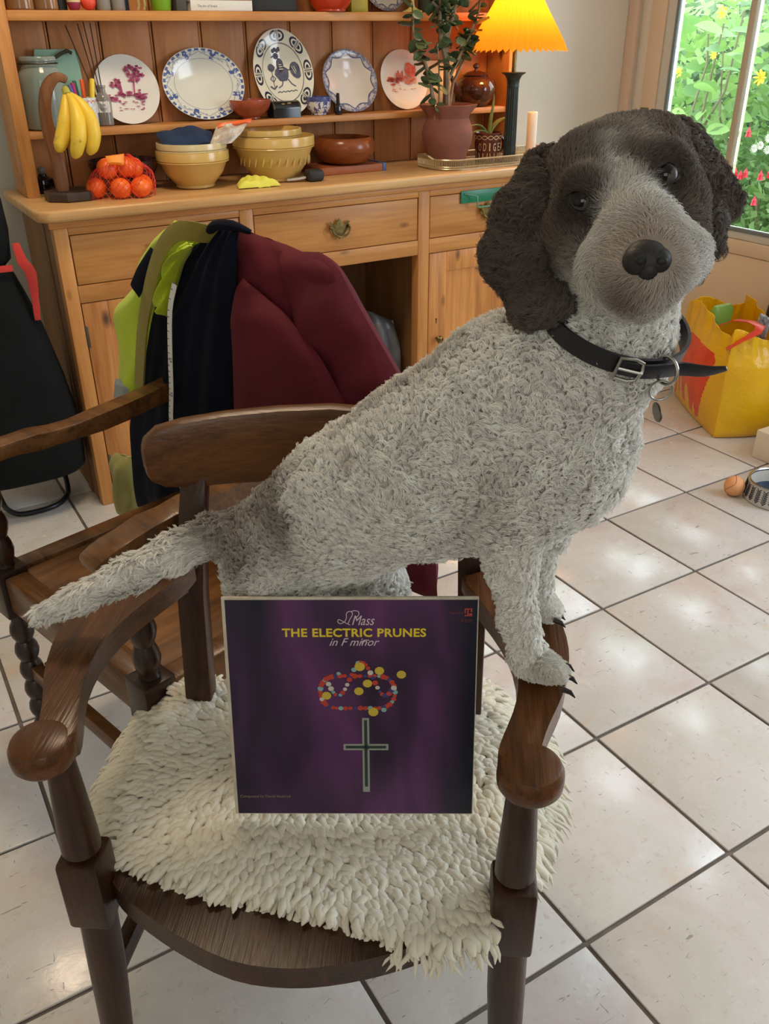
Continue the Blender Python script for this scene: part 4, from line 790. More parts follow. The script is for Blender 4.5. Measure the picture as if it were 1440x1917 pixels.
u_('green_pot', [(.026, 0), (.028, .003), (.034, .06), (.034, .075), (.031, .075), (.028, .01), (.002, .008)], .974, mat('lime_pot', S(120, 168, 40), .3), 'bright lime green pot on the top shelf', 'pot')
for k, (x0, x1, z0, h, c) in enumerate(((1.053, 1.252, 0, .028, S(222, 218, 208)), (1.056, 1.255, .0285, .03, S(176, 90, 56)))):
    bk = thing('cook_book', ('white-spined book lying flat under an orange book' if k == 0 else 'orange-spined book lying on the white-spined book'), 'book', ((x0+x1)/2, 2.92, ZU+z0), 'books on the top shelf'); cm = mat('book_cover_%d' % k, c, .5)
    cv = obj('cover', B().box(x0, x1, 2.872, 2.98, ZU+z0, ZU+z0+.0025).box(x0, x1, 2.872, 2.98, ZU+z0+h-.0025, ZU+z0+h).box(x0, x1, 2.870, 2.8735, ZU+z0, ZU+z0+h, .001), cm, bk); obj('pages', B().box(x0+.003, x1-.003, 2.8745, 2.976, ZU+z0+.0026, ZU+z0+h-.0026), mat('book_pages_%d' % k, S(226, 220, 204), .9), bk)
    if k == 0:
        text('spine_lettering', 'The Art of Simple', .012, mat('spine_ink', S(120, 116, 112), .5), cv, Matrix.Translation(Vector((1.106, 2.8694, ZU+.010))-ORG[bk.name]) @ XZ, width=.062)
one('dark_book', B().box(1.013, 1.045, 2.88, 2.98, ZU, ZU+.16, .002), mat('grey_spine', S(74, 72, 68), .6), 'dark upright book between lime pot and white book', 'book')
one('black_box', B().box(1.262, 1.42, 2.90, 2.975, ZU, ZU+.12, .004), mat('black_card', S(34, 36, 34), .6), 'black box on the top shelf beside the red bowl', 'box')
u_('red_bowl', bowl_prof(.085, .09, .05, .005), 1.538, mat('scarlet_glaze', S(206, 66, 34), .2, col2=S(184, 52, 28), nscale=6), 'scarlet bowl in the middle of the top shelf', 'bowl', y=2.897)
one('yellow_box', B().box(1.635, 1.70, 2.93, 2.97, ZU+.0, ZU+.10, .002), mat('mustard_card', S(198, 184, 60), .5), 'mustard yellow box behind the scarlet bowl', 'box')
p, pb = plate_thing('round_plate', 'slate blue rimmed plate on the top shelf behind the yellow candlestick', (1.77, 2.93, ZU), .085, .085, -.28, 0, border_mat('slate_rim', S(176, 172, 160), S(64, 66, 96), .085, .085, .7, 1, 6, 'scallop'))
u_('candlestick', [(.034, 0), (.034, .003), (.020, .008), (.008, .016), (.0055, .03), (.0055, .10), (.012, .11), (.014, .13), (.01, .13)], 1.848, mat('cream_yellow', S(220, 206, 120), .25), 'slender cream yellow candlestick with a flared foot', 'candlestick', y=2.885)
u_('dark_planter', cyl(.05, .11), 1.955, mat('mossy_pot', S(62, 70, 60), .6), 'dark mossy planter behind the jade plant branches', 'pot', y=2.925)
# ------------------------------------------------------------------ near armchair (local: x across, y to the back)
CA = radians(-35.5); CO = Vector((.272, .676, 0))
def W(u, v, z): return Vector((CO.x+u*cos(CA)-v*sin(CA), CO.y+u*sin(CA)+v*cos(CA), z))
ch = thing('captains_armchair', 'dark oak captain\'s armchair with scrolled arms carrying the dog and sheepskin', 'chair', CO[:], rot=(0, 0, CA))
seat_poly = [(.245, .02), (.23, -.012), (.2, -.033), (.139, -.064), (.072, -.087), (.006, -.098), (-.063, -.093), (-.136, -.064), (-.2, -.028), (-.235, .0), (-.25, .03), (-.25, .18), (-.235, .33), (-.12, .365), (0, .375), (.12, .365), (.235, .33), (.25, .18)]
arm = [(.195, .345), (.215, .29), (.237, .24), (.254, .19), (.262, .135), (.258, .08), (.246, .037), (.236, .006), (.233, -.018), (.240, -.036), (.256, -.040), (.270, -.025), (.279, .0), (.287, .027), (.297, .054), (.311, .090), (.323, .139), (.328, .18), (.325, .232), (.312, .29), (.290, .335), (.258, .372), (.232, .382), (.232, .345)]
def crm(P, n=3):   # closed catmull-rom
    o = []; m = len(P)
    for i in range(m):
        a, b, c, d = (Vector(P[(i+k-1) % m]) for k in range(4))
        for k in range(n):
            t = k/n; q = .5*(2*b+(c-a)*t+(2*a-5*b+4*c-d)*t*t+(3*b-a-3*c+d)*t**3); o.append((q.x, q.y))
    return o
obj('seat', B().prism(crm(seat_poly[::-1], 3)[::-1], .374, .411, bev=.009, seg=4), oak_seat, ch, local=True)
for s_ in (1, -1):
    P = crm([(s_*x, y) for x, y in arm], 2); P = P if s_ > 0 else P[::-1]
    ab = B().prism(P, .636, .670, bev=.007, seg=3)
    ab.lathe([(.020, .6345), (.0315, .637), (.0355, .643), (.0362, .652), (.0355, .662), (.032, .669), (.027, .6712), (.003, .6714)], (s_*.268, -.021, 0), 40); obj('arm', ab, oak_u, ch, local=True)
    fp = B(); fp.lathe([(.014, .467), (.024, .475), (.0235, .50), (.0195, .57), (.0155, .636)], (0, 0, 0), 24, M=Matrix.Translation((s_*.264, 0, 0)))
    fp.box(s_*.264-.027, s_*.264+.027, -.027, .027, .352, .466, .006)
    fp.tube([(s_*.264, 0, .352), (s_*.266, -.004, .26), (s_*.272, -.012, .10), (s_*.276, -.018, 0)], [.0245, .0245, .021, .0165], 20); obj('front_leg', fp, oak_z, ch, local=True)
    obj('back_post', B().bar([(s_*.235, .44, 0), (s_*.218, .36, .25), (s_*.212, .345, .42), (s_*.212, .372, .60), (s_*.208, .398, .70), (s_*.203, .425, .775)], [.036, .04, .042, .042, .040, .038], [.032, .036, .036, .034, .03, .028], up=(0, -1, .1), bev=.004), oak_z, ch, local=True)
    obj('side_stretcher', B().bar([(s_*.268, .02, .215), (s_*.236, .34, .225)], .022, .034, bev=.004), oak_z, ch, local=True)
cu_ = [(-.268, .395), (-.262, .398), (-.245, .406), (-.21, .42), (-.15, .439), (-.075, .452), (0, .456), (.075, .452), (.15, .439), (.21, .42), (.245, .406), (.262, .398), (.268, .395)]
hh = [.040, .066, .094, .106, .112, .116, .118, .116, .112, .106, .094, .066, .040]
obj('crest_rail', B().bar([(x, y, .752+.06+.004*(1-abs(x)/.26)*2) for x, y in cu_], .030, hh, bev=.009), oak_x, ch, local=True)
obj('cross_stretcher', B().bar([(-.255, .17, .222), (.255, .17, .222)], .022, .03, bev=.004), oak_z, ch, local=True)

# ------------------------------------------------------------------ sheepskin
sk = thing('sheepskin_rug', 'cream shaggy sheepskin draped over the seat of the near armchair', 'rug', W(0, .2, .412)[:])
wool = Nt('cream_wool'); v = wool.coord(); inf = wool.n('ShaderNodeAttribute', attribute_name='coat'); wool.l(inf.outputs['Color'], wool.b.inputs['Base Color']); wool.set(Roughness=.9, Sheen_Weight=.3); wool_m = wool.m
skp = [(-.296, .365), (-.315, .27), (-.318, .18), (-.295, .09), (-.245, .038), (-.16, .016), (-.082, -.002), (-.01, -.013), (.06, -.028), (.12, -.044), (.163, -.055), (.205, -.048), (.236, -.03), (.238, .03), (.285, .06), (.31, .12), (.335, .22), (.335, .32), (.31, .41), (.25, .458), (.12, .42), (-.02, .40), (-.18, .39)]
def inside(x, y, P):
    c = False
    for (x1, y1), (x2, y2) in zip(P, P[1:]+P[:1]):
        if (y1 > y) != (y2 > y) and x < (x2-x1)*(y-y1)/(y2-y1)+x1: c = not c
    return c
def skz(u, v):
    e = max(0, abs(u)-.245); f = max(0, v-.36); return .414-.55*e-.5*f+.004*sin(17*u+3)*sin(13*v)
b = B(); n = len(skp); prv = None; bot = []
for q in (.98, .8, .6, .4, .2):
    row = [b.bm.verts.new(W(q*x, .2+q*(y-.2), skz(q*x, .2+q*(y-.2))+.005)) for x, y in skp]
    if prv: [b.bm.faces.new((prv[j], prv[(j+1) % n], row[(j+1) % n], row[j])) for j in range(n)]
    else: bot = [b.bm.verts.new(W(q*x, .2+q*(y-.2), skz(q*x, .2+q*(y-.2))-.001)) for x, y in skp]; [b.bm.faces.new((bot[j], bot[(j+1) % n], row[(j+1) % n], row[j])) for j in range(n)]
    prv = row
b.bm.faces.new(prv)
pm = obj('pelt', b, mat('pelt_hide', S(222, 214, 194), .9), sk)
def locks(name, P, Dm, Ln, Rd, Cl, parent, m, seg=7, sides=6, droop=1.0, N=None):
    """tapered woolly locks: root P, direction Dm, length Ln, radius Rd, colour Cl (all arrays)"""
    n = len(P); N = np.tile([0, 0, 1.0], (n, 1)) if N is None else N
    sd = np.cross(Dm, N); sd /= np.linalg.norm(sd, axis=1)[:, None]+1e-9; up = np.cross(sd, Dm); wig = RNG.uniform(-1, 1, (n, 2)); ph = RNG.uniform(0, 6.28, n)
    prof = np.interp(np.linspace(0, 1, seg), [0, .12, .35, .7, .9, 1], [.5, .88, 1.0, .98, .72, .15]); V = []
    for k in range(seg):
        t = k/(seg-1); c = P+Dm*(Ln*t)[:, None]+up*(Ln*(.42*t-.50*droop*t*t))[:, None]+sd*(Ln*(.16*wig[:, 0]*np.sin(2.6*t*3+ph)*t))[:, None]
        for j in range(sides):
            a = 2*pi*j/sides+ph; V.append(c+(sd*np.cos(a)[:, None]+up*np.sin(a)[:, None]*.72)*(Rd*prof[k])[:, None])
    V = np.array(V).reshape(seg, sides, n, 3).transpose(2, 0, 1, 3).reshape(-1, 3); f = []
    for k in range(seg-1):
        for j in range(sides): f.append((k*sides+j, k*sides+(j+1) % sides, (k+1)*sides+(j+1) % sides, (k+1)*sides+j))
    F = (np.array(f)[None]+(np.arange(n)*seg*sides)[:, None, None]).reshape(-1, 4)
    o = raw(name, V, F, m, parent, colour=np.repeat(Cl, seg*sides, axis=0)); o['kind'] = 'stuff'; return o
P = []; Dd = []; Ln = []; Rd = []; Cl = []
wc = np.array(S(228, 222, 204)[:3]); wd = np.array(S(204, 192, 166)[:3])
def wool_lock(u, v, l, r, edge=False):
    cu_, cv_ = u-.03, v-.24; d = np.array([cu_*1.0, cv_*1.3-.05]); d += np.array([.12*sin(21*v+4*u)+random.gauss(0, .10), .12*sin(19*u-3*v)+random.gauss(0, .10)]); d /= np.linalg.norm(d)+1e-6
    z = skz(u, v)+.004; a = W(d[0], d[1], 0)-CO
    e = abs(u) > .25 or edge
    P.append(W(u, v, z)[:]); Dd.append((a.x, a.y, -.55 if e else .05)); Ln.append(l); Rd.append(r); q = random.random(); Cl.append(wc*(1-q*.4)+wd*q*.4)
g = .0088; u = -.34
while u < .35:
    v = -.07
    while v < .47:
        uu, vv = u+random.uniform(-.5, .5)*g, v+random.uniform(-.5, .5)*g
        if inside(uu, vv, skp) and not (abs(abs(uu)-.264) < .030 and vv < .034): wool_lock(uu, vv, random.uniform(.022, .036), random.uniform(.0048, .0074))
        v += g
    u += g
for (x1, y1), (x2, y2) in zip(skp, skp[1:]+skp[:1]):
    L = sqrt((x1-x2)**2+(y1-y2)**2)
    for k in range(int(L/.0042)):
        q = k/(L/.0042); x, y = x1+(x2-x1)*q, y1+(y2-y1)*q
        if abs(abs(x)-.264) < .028 and y < .034: continue
        wool_lock(x*.985, .2+(y-.2)*.985, random.uniform(.030, .050), random.uniform(.0028, .0046), True)
Dd = np.array(Dd); Dd /= np.linalg.norm(Dd, axis=1)[:, None]
locks('wool_locks', np.array(P), Dd, np.array(Ln), np.array(Rd), np.array(Cl), sk, wool_m)

# ------------------------------------------------------------------ record sleeve leaning on the dog
bl, br_, tl = Vector((.248, .810, .4385)), Vector((.5165, .645, .4385)), Vector((.267, .868, .7485))
ex = (br_-bl).normalized(); ez = ((tl-bl)-ex*(tl-bl).dot(ex)).normalized(); ey = ez.cross(ex); RM = frame((0, 0, 0), ex, ey, ez).to_3x3()
lp_ = thing('record_sleeve', 'purple LP record sleeve standing on the sheepskin against the dog', 'record sleeve', bl.lerp(br_, .5)[:], rot=RM)
HW, HH = .1575, .3125
obj('sleeve_card', B().box(-HW, HW, 0, .0042, 0, HH, .0012), mat('worn_white_card', S(214, 204, 184), .6, col2=S(186, 172, 150), nscale=40), lp_, local=True)
t = Nt('purple_cover'); v = t.coord(); sx = t.n('ShaderNodeSeparateXYZ'); t.l(v, sx.inputs[0])
mp = t.n('ShaderNodeMapping', i_Rotation=(0, .75, 0), i_Scale=(9, 1, 3.2)); t.l(v, mp.inputs[0]); fo = t.noise(mp.outputs[0], 1, 2, .45, .7)
c = t.ramp(fo, [(.30, S(32, 26, 42)), (.46, S(74, 42, 80)), (.60, S(108, 58, 112)), (.72, S(78, 44, 84))])
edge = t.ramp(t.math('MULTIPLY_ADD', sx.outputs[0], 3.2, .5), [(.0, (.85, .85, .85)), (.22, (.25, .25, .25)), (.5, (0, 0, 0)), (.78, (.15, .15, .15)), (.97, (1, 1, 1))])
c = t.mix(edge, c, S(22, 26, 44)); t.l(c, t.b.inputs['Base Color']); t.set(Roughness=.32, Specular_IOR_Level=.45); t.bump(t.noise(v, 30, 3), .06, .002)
fr_ = obj('front_print', B().box(-HW+.0045, HW-.0015, -.0006, -.0001, .002, HH-.0035), t.m, lp_, local=True)
q_ = lambda fx, fz: (-HW+fx*2*HW, -.0008, HH*(1-fz))   # fraction of the cover from its top corner
def ctext(s_, fx, fz, m, w, **k): return text('lettering', s_, .02, m, lp_, Matrix.Translation(q_(fx, fz)) @ XZ, width=w, **k)
ylw = mat('print_yellow', S(228, 202, 44), .5); wht = mat('print_white', S(214, 196, 204), .5); rdp = mat('print_red', S(176, 60, 48), .5); tan_ = mat('print_tan', S(150, 128, 92), .5)
ctext('THE ELECTRIC PRUNES', .515, .168, ylw, .178, offset=.0006, space=1.06, height=.0118)
def script(strokes, m, w=.0009):
    b = B()
    for st in strokes:
        Q = [Vector(q_(*p)) for p in st]; n = max(2, len(Q)*5); cr = []
        for i in range(len(Q)-1):
            a, b0, c0, d0 = Q[max(i-1, 0)], Q[i], Q[i+1], Q[min(i+2, len(Q)-1)]
            for k in range(5): t_ = k/5; cr.append(.5*(2*b0+(c0-a)*t_+(2*a-5*b0+4*c0-d0)*t_*t_+(3*b0-a-3*c0+d0)*t_**3))
        cr.append(Q[-1]); b.tube(cr, w*.55, 5, flat=.25, up=(0, 1, 0))
    return b
ctext('Mass', .548, .118, wht, .028, shear=.38, height=.013); ctext('in F minor', .51, .208, wht, .062, shear=.42, height=.0105)
obj('lettering', script([[(.500, .118), (.485, .110), (.468, .100), (.456, .094), (.452, .104), (.462, .112), (.478, .104), (.486, .088), (.486, .072), (.492, .062), (.504, .060), (.510, .072), (.500, .092), (.492, .112)], [(.504, .062), (.518, .056), (.534, .062), (.532, .078), (.520, .086)], [(.545, .20), (.548, .188), (.560, .183), (.575, .184)]], wht), wht, lp_, local=True)
text('lettering', 'Composed by David Axelrod', .01, tan_, lp_, Matrix.Translation(q_(.025, .915)) @ XZ, width=.066, height=.0052, align='LEFT')
ctext('reprise', .912, .072, mat('print_dim_red', S(110, 52, 56), .5), .018, shear=.25, height=.0062); lg = B(); x0, _, z1 = q_(.945, .052)
for a, b0, c0, d0 in ((0, .0095, 0, .0016), (0, .0095, -.0088, -.0072), (.0033, .005, -.0072, 0), (0, .0016, -.005, 0), (.0075, .0095, -.0035, 0), (.0058, .0095, -.0072, -.0050)): lg.box(x0+a, x0+b0, -.0009, -.0007, z1+c0, z1+d0)
obj('emblem', lg, rdp, lp_, local=True); bx = B(); f0, f1 = q_(.868, .045), q_(.944, .088)
for a, b0, c0, d0 in ((f0[0], f1[0], f0[2]-.0005, f0[2]), (f0[0], f1[0], f1[2], f1[2]+.0005), (f0[0], f0[0]+.0005, f1[2], f0[2])): bx.box(a, b0, -.0009, -.0007, c0, d0)
obj('emblem_border', bx, mat('print_dull', S(84, 48, 58), .5), lp_, local=True); ctext('R 6275', .955, .106, mat('print_dark_red', S(128, 50, 44), .5), .013, height=.004)
# plain string of coloured beads and a plain metal pendant, printed flat
bc = {k: mat('print_'+k, c, .4) for k, c in (('bead_yellow', S(206, 180, 62)), ('bead_red', S(190, 62, 44)), ('bead_aqua', S(128, 176, 172)), ('bead_white', S(204, 196, 186)), ('bead_blue', S(60, 60, 120)), ('pendant', S(150, 158, 146)), ('pendant_dark', S(44, 56, 54)))}
beads = []
for k in range(46):
    a = 2*pi*k/46; r = random.uniform(.013, .021); beads.append((.525+.15*cos(a), .415+.085*sin(a)+.012*sin(3*a), r, 'bead_red' if k % 3 else random.choice(['bead_aqua', 'bead_white', 'bead_blue'])))
for k in range(30): q = k/29; beads.append((.40+.27*q, .355+.075*sin(q*9), random.uniform(.012, .02), random.choice(['bead_red', 'bead_red', 'bead_aqua', 'bead_white', 'bead_blue'])))
for fx, fz, r in ((.535, .30, .034), (.613, .318, .031), (.70, .335, .031), (.565, .375, .031), (.53, .41, .031), (.40, .43, .031), (.587, .505, .034)): beads.append((fx, fz, r, 'bead_yellow'))
beads += [(.67, .395, .019, 'bead_white'), (.63, .495, .018, 'bead_aqua'), (.45, .33, .013, 'bead_aqua')]
for nm in set(x[3] for x in beads):
    b = B()
    for i, (fx, fz, r, k) in enumerate(beads):
        if k == nm:
            x, y, z = q_(fx, fz); b.faces([(x+r*2*HW*.62*cos(2*pi*j/10), -.0008-.00002*i/3, z+r*2*HW*.58*sin(2*pi*j/10)) for j in range(10)], [tuple(range(10))])
    obj('bead_print', b, bc[nm], lp_, local=True, smooth=False)['kind'] = 'stuff'
b = B(); x, y, z = q_(.555, .54)
b.box(x-.0045, x+.0045, -.0011, -.0007, z-.108, z+.002); b.box(x-.029, x+.029, -.0011, -.0007, z-.045, z-.036); obj('pendant_print', b, bc['pendant'], lp_, local=True)
b = B(); b.box(x-.002, x+.002, -.00125, -.00112, z-.100, z-.001); b.box(x-.026, x+.026, -.00125, -.00112, z-.0425, z-.0385); obj('pendant_print', b, bc['pendant_dark'], lp_, local=True)

# ------------------------------------------------------------------ rear armchair (local: x towards the camera side, y to its back)
RA = radians(-74); O2 = Vector((.162, 1.385, 0))
def RC(t, b, z): return Vector((O2.x+t*cos(RA)-b*sin(RA), O2.y+t*sin(RA)+b*cos(RA), z))
rc_ = thing('joined_armchair', 'old brown armchair with bobbin-turned legs, hung with coats', 'chair', O2[:], rot=(0, 0, RA)); SL = dict(local=True)
obj('seat_panel', B().prism([(-.232, .035), (.232, .035), (.232, .455), (-.232, .455)], .405, .424, bev=.003), wood('worn_seat', S(142, 94, 50), S(58, 34, 18), 'y', .32, 26, contrast=(.34, .62)), rc_, **SL)
obj('seat_rail', B().box(-.215, .215, -.012, .0345, .355, .432, .006), oak2, rc_, **SL); obj('seat_rail', B().box(-.215, .215, .4555, .485, .355, .432, .006), oak2, rc_, **SL)
for s_ in (-1, 1):
    a, b_ = sorted((s_*.2325, s_*.278)); obj('seat_rail', B().box(a, b_, .03, .485, .355, .432, .006), oak2, rc_, **SL)
    pr = [(.026, 0), (.028, .03), (.02, .05)]
    for k in range(5): z = .06+.05*k; pr += [(.016, z), (.022, z+.012), (.0245, z+.025), (.022, z+.038), (.016, z+.05)]
    pr += [(.018, .325), (.018, .335)]; lg = B().lathe(pr, (s_*.248, .01, 0), 18); lg.box(s_*.248-.03, s_*.248+.03, -.02, .04, .335, .44, .004)
    pu = [(.018, .441)]
    for k in range(3): z = .448+.056*k; pu += [(.016, z), (.021, z+.014), (.0235, z+.028), (.021, z+.042), (.016, z+.056)]
    pu += [(.015, .622), (.018, .672 if s_ > 0 else .652)]; lg.lathe(pu, (s_*.248, .01, 0), 18); obj('front_leg', lg, dark_turned, rc_, **SL)
    obj('back_post', B().bar([(s_*.25, .515, 0), (s_*.25, .505, .45), (s_*.16, .52, .955)], [.038, .038, .03], .032, up=(0, -1, 0), bev=.004), oak_z, rc_, **SL)
    obj('arm', B().bar([(s_*.256, -.06 if s_ > 0 else -.075, .680 if s_ > 0 else .656), (s_*.256, -.02, .692 if s_ > 0 else .668), (s_*.252, .08, .702 if s_ > 0 else .674), (s_*.248, .2, .703 if s_ > 0 else .669), (s_*.248, .36, .708 if s_ > 0 else .681), (s_*.250, .49, .715 if s_ > 0 else .70)], [.05, .056, .05, .046, .044, .04], [.024, .03, .032, .034, .036, .036], bev=.008, sm=3), oak2, rc_, **SL)
    obj('side_stretcher', B().bar([(s_*.248, .04, .16), (s_*.25, .495, .16)], .024, .03, bev=.003), dark_turned, rc_, **SL)
obj('front_stretcher', B().bar([(-.22, .01, .19), (.22, .01, .19)], .024, .034, bev=.003), oak2, rc_, **SL)
for z, hw in ((.56, .23), (.74, .2), (.90, .155)): obj('back_rail', B().bar([(-hw, .51+.02*(z-.5), z), (hw, .51+.02*(z-.5), z)], .018, .06 if z < .85 else .09, bev=.003), oak_x, rc_, **SL)

# ------------------------------------------------------------------ coats on the rear chair
fac = (RC(0, -1, 0)-O2)
def coat(name, L, R, m, label, bL, bR, group=None, **k):
    f = lambda P, b0: [RC(t, (b0[i] if isinstance(b0, (list, tuple)) else b0), z) for i, (t, z) in enumerate(P)]
    b = B().sheet(f(L, bL), f(R, bR), fac, **k); return b
cloth = lambda n, c, c2, r=.85, bs=240: mat(n, c, r, col2=c2, nscale=8, bump=.25, bscale=bs, Sheen_Weight=.15)
mar = mat('maroon_cloth', S(98, 26, 38), .85, col2=S(80, 19, 30), nscale=8, bump=.25, bscale=240, Specular_IOR_Level=.25); nav = mat('navy_cloth_heavy', S(17, 20, 36), .95, col2=S(11, 13, 24), nscale=8, bump=.2, bscale=240, Specular_IOR_Level=.15); hv = cloth('hi_vis_fabric', S(196, 216, 30), S(176, 200, 24), .6); olv = cloth('olive_webbing', S(150, 136, 50), S(130, 116, 40))
mc = thing('maroon_coat', 'maroon padded coat hanging from the rear chair back', 'coat', RC(.15, .47, .36)[:], 'coats on the rear chair')
fold1 = lambda u, v: .010*sin(5*u+4*v+.6)*v+.003*sin(17*u-7*v)
obj('coat_body', coat('', [(-.03, 1.041), (-.05, 1.018), (-.08, .863), (-.11, .701), (-.13, .548), (-.14, .359)], [(.10, 1.025), (.205, 1.006), (.245, .943), (.300, .83), (.33, .70), (.35, .40)], mar, '', .475, .485, nu=40, nv=50, bulge=.035, thick=.02, fold=fold1), mar, mc)
obj('sleeve', coat('', [(.10, 1.018), (.13, .93), (.17, .84), (.215, .74), (.26, .60), (.29, .44)], [(.165, 1.020), (.205, 1.006), (.256, .943), (.348, .842), (.42, .73), (.445, .43)], mar, '', .465, .50, nu=22, nv=50, bulge=.045, thick=.04, fold=lambda u, v: .008*sin(30*v+3*u)), mar, mc)
obj('front_panel', coat('', [(.008, .962), (.002, .919), (-.018, .823), (-.038, .72), (-.062, .571), (-.072, .40)], [(.060, .955), (.150, .920), (.232, .865), (.295, .79), (.345, .69), (.38, .50)], mar, '', .452, .43, nu=36, nv=46, bulge=.05, thick=.02, fold=lambda u, v: .006*sin(4*u+5*v)+.003*sin(15*u+9*v)*v), mar, mc)
nc = thing('navy_coat', 'dark navy coat draped over the rear chair between yellow jacket and maroon coat', 'coat', RC(-.25, .47, .26)[:], 'coats on the rear chair')
obj('coat_body', coat('', [(-.10, 1.045), (-.174, .991), (-.229, .936), (-.332, .853), (-.423, .672), (-.517, .513), (-.572, .263)], [(.034, 1.053), (.022, 1.028), (.008, .94), (-.004, .867), (-.036, .706), (-.062, .592), (-.10, .40)], nav, '', [.49, .49, .48, .47, .47, .48, .49], .435, nu=44, nv=56, bulge=.03, thick=.02, fold=lambda u, v: .010*sin(15*u+2*v)*v+.004*sin(31*u)), nav, nc)
obj('collar', B().tube([RC(-.06, .44, 1.035), RC(-.02, .425, 1.052), RC(.02, .43, 1.056), RC(.045, .45, 1.045)], [.008, .013, .013, .006], 12, flat=.7, sm=4), nav, nc)
hj = thing('hi_vis_jacket', 'fluorescent yellow jacket hung on the rear chair with navy lining', 'jacket', RC(-.35, .46, .58)[:], 'coats on the rear chair')
obj('jacket_body', coat('', [(-.197, 1.036), (-.255, 1.001), (-.348, .931), (-.364, .884), (-.469, .814), (-.461, .742), (-.501, .639), (-.505, .582)], [(-.08, 1.020), (-.16, .985), (-.225, .935), (-.26, .89), (-.30, .83), (-.34, .75), (-.39, .66), (-.43, .60)], hv, '', .46, .45, nu=24, nv=40, bulge=.025, thick=.02, fold=lambda u, v: .007*sin(12*v+4*u)), hv, hj)
obj('jacket_hood', coat('', [(-.13, 1.008), (-.17, .965), (-.205, .918), (-.24, .868)], [(-.098, 1.006), (-.150, .962), (-.172, .925), (-.215, .850)], hv, '', .435, .425, nu=20, nv=26, bulge=.03, thick=.015, fold=lambda u, v: .008*sin(14*v+9*u)), hv, hj)
obj('navy_lining', coat('', [(-.24, .985), (-.295, .94), (-.335, .895)], [(-.20, .975), (-.25, .925), (-.30, .875)], nav, '', .425, .42, nu=12, nv=16, bulge=.008, thick=.006), nav, hj)
obj('reflective_band', coat('', [(-.465, .66), (-.49, .60)], [(-.41, .655), (-.425, .61)], nav, '', .43, .43, nu=10, nv=8, bulge=.01, thick=.004), mat('grey_band', S(150, 158, 160), .5), hj)
st = thing('olive_bag_strap', 'broad olive webbing strap hanging in front of the yellow jacket', 'strap', RC(-.3, .41, .2)[:])
obj('strap_webbing', B().bar([RC(-.062, .50, .985), RC(-.055, .465, 1.018), RC(-.075, .415, 1.036), RC(-.118, .405, 1.031), RC(-.161, .40, .998), RC(-.2, .40, .95), RC(-.231, .40, .898), RC(-.268, .40, .826), RC(-.305, .405, .745), RC(-.335, .41, .675)], .035, .004, up=(fac+Vector((0, 0, .15))), bev=.001, sm=3), olv, st)
tm = thing('tape_measure', 'white cloth tape measure dangling over the navy coat', 'tape measure', RC(-.2, .40, .45)[:]); tape_m = mat('tape_white', S(222, 222, 214), .5)
tp_pts = spline([RC(-.134, .40, .935), RC(-.154, .395, .881), RC(-.168, .392, .793), RC(-.181, .392, .714), RC(-.196, .39, .631), RC(-.196, .39, .539), RC(-.195, .39, .497), RC(-.17, .388, .476), RC(-.135, .386, .468)], None, 3)
tb_ = obj('tape', B().bar(tp_pts, .014, .0012, up=fac), tape_m, tm)
tk = B(); segs = []
for a, b_ in zip(tp_pts, tp_pts[1:]):
    n = int((b_-a).length/.012)
    for k in range(n): p = a.lerp(b_, k/n)+fac*.0012; d = (b_-a).normalized(); sd = d.cross(fac).normalized(); tk.bar([p+sd*.006, p+sd*.001], .0012, .0004, up=fac)
obj('tape_mark', tk, black, tm)['kind'] = 'stuff'
bm_ = frame((0, 0, 0), fac.cross(Vector((0, 0, 1))).normalized()*-1, fac*-1, (0, 0, 1))
for k, (s_, i, fr2) in enumerate((('54', 6, .5), ('55', 9, .4), ('56', 12, .4), ('58', 20, .0), ('59', 22, .6))):
    p = Vector(tp_pts[i]).lerp(Vector(tp_pts[i+1]), fr2)+fac*.0022; text('tape_number', s_, .01, black, tm, Matrix.Translation(p-ORG[tm.name]) @ bm_ @ XZ @ Matrix.Rotation(-1.45 if i < 18 else -.6, 4, 'Z'), width=.010)
one('olive_bag', B().sheet([RC(-.665, .50, .385), RC(-.675, .50, .30), RC(-.665, .50, .20)], [RC(-.575, .50, .40), RC(-.57, .50, .30), RC(-.585, .50, .205)], fac, 16, 20, .035, .03, lambda u, v: .006*sin(9*u+8*v)), cloth('olive_canvas', S(146, 140, 76), S(120, 114, 58)), 'limp olive canvas pouch hanging low beside the dresser door', 'bag')

# ------------------------------------------------------------------ shopping trolley by the dresser end
sh_ = thing('shopping_trolley', 'black fabric shopping trolley with tube foot beside the dresser end', 'trolley', (.30, 2.72, 0)); blk = mat('black_canvas', S(18, 21, 22), .85, col2=S(12, 14, 15), nscale=8, bump=.25, bscale=300, Specular_IOR_Level=.2)
def loft(rows, n=28, p=3.2):
    b = B(); R = []
    for cx, cy, z, hx, hy in rows:
        R.append([b.bm.verts.new((cx+hx*abs(cos(a))**(2/p)*(1 if cos(a) >= 0 else -1), cy+hy*abs(sin(a))**(2/p)*(1 if sin(a) >= 0 else -1), z+.0)) for a in [2*pi*k/n for k in range(n)]])
    for p_, q in zip(R, R[1:]):
        for j in range(n): b.bm.faces.new((p_[j], p_[(j+1) % n], q[(j+1) % n], q[j]))
    b.bm.faces.new(R[0][::-1]); b.bm.faces.new(R[-1]); return b
obj('bag_body', loft([(.30, 2.735, .135, .165, .11), (.305, 2.735, .15, .176, .12), (.31, 2.735, .30, .178, .125), (.30, 2.735, .45, .165, .12), (.285, 2.735, .60, .150, .11), (.27, 2.735, .70, .135, .10), (.26, 2.735, .76, .125, .09), (.26, 2.735, .775, .11, .075)]), blk, sh_)
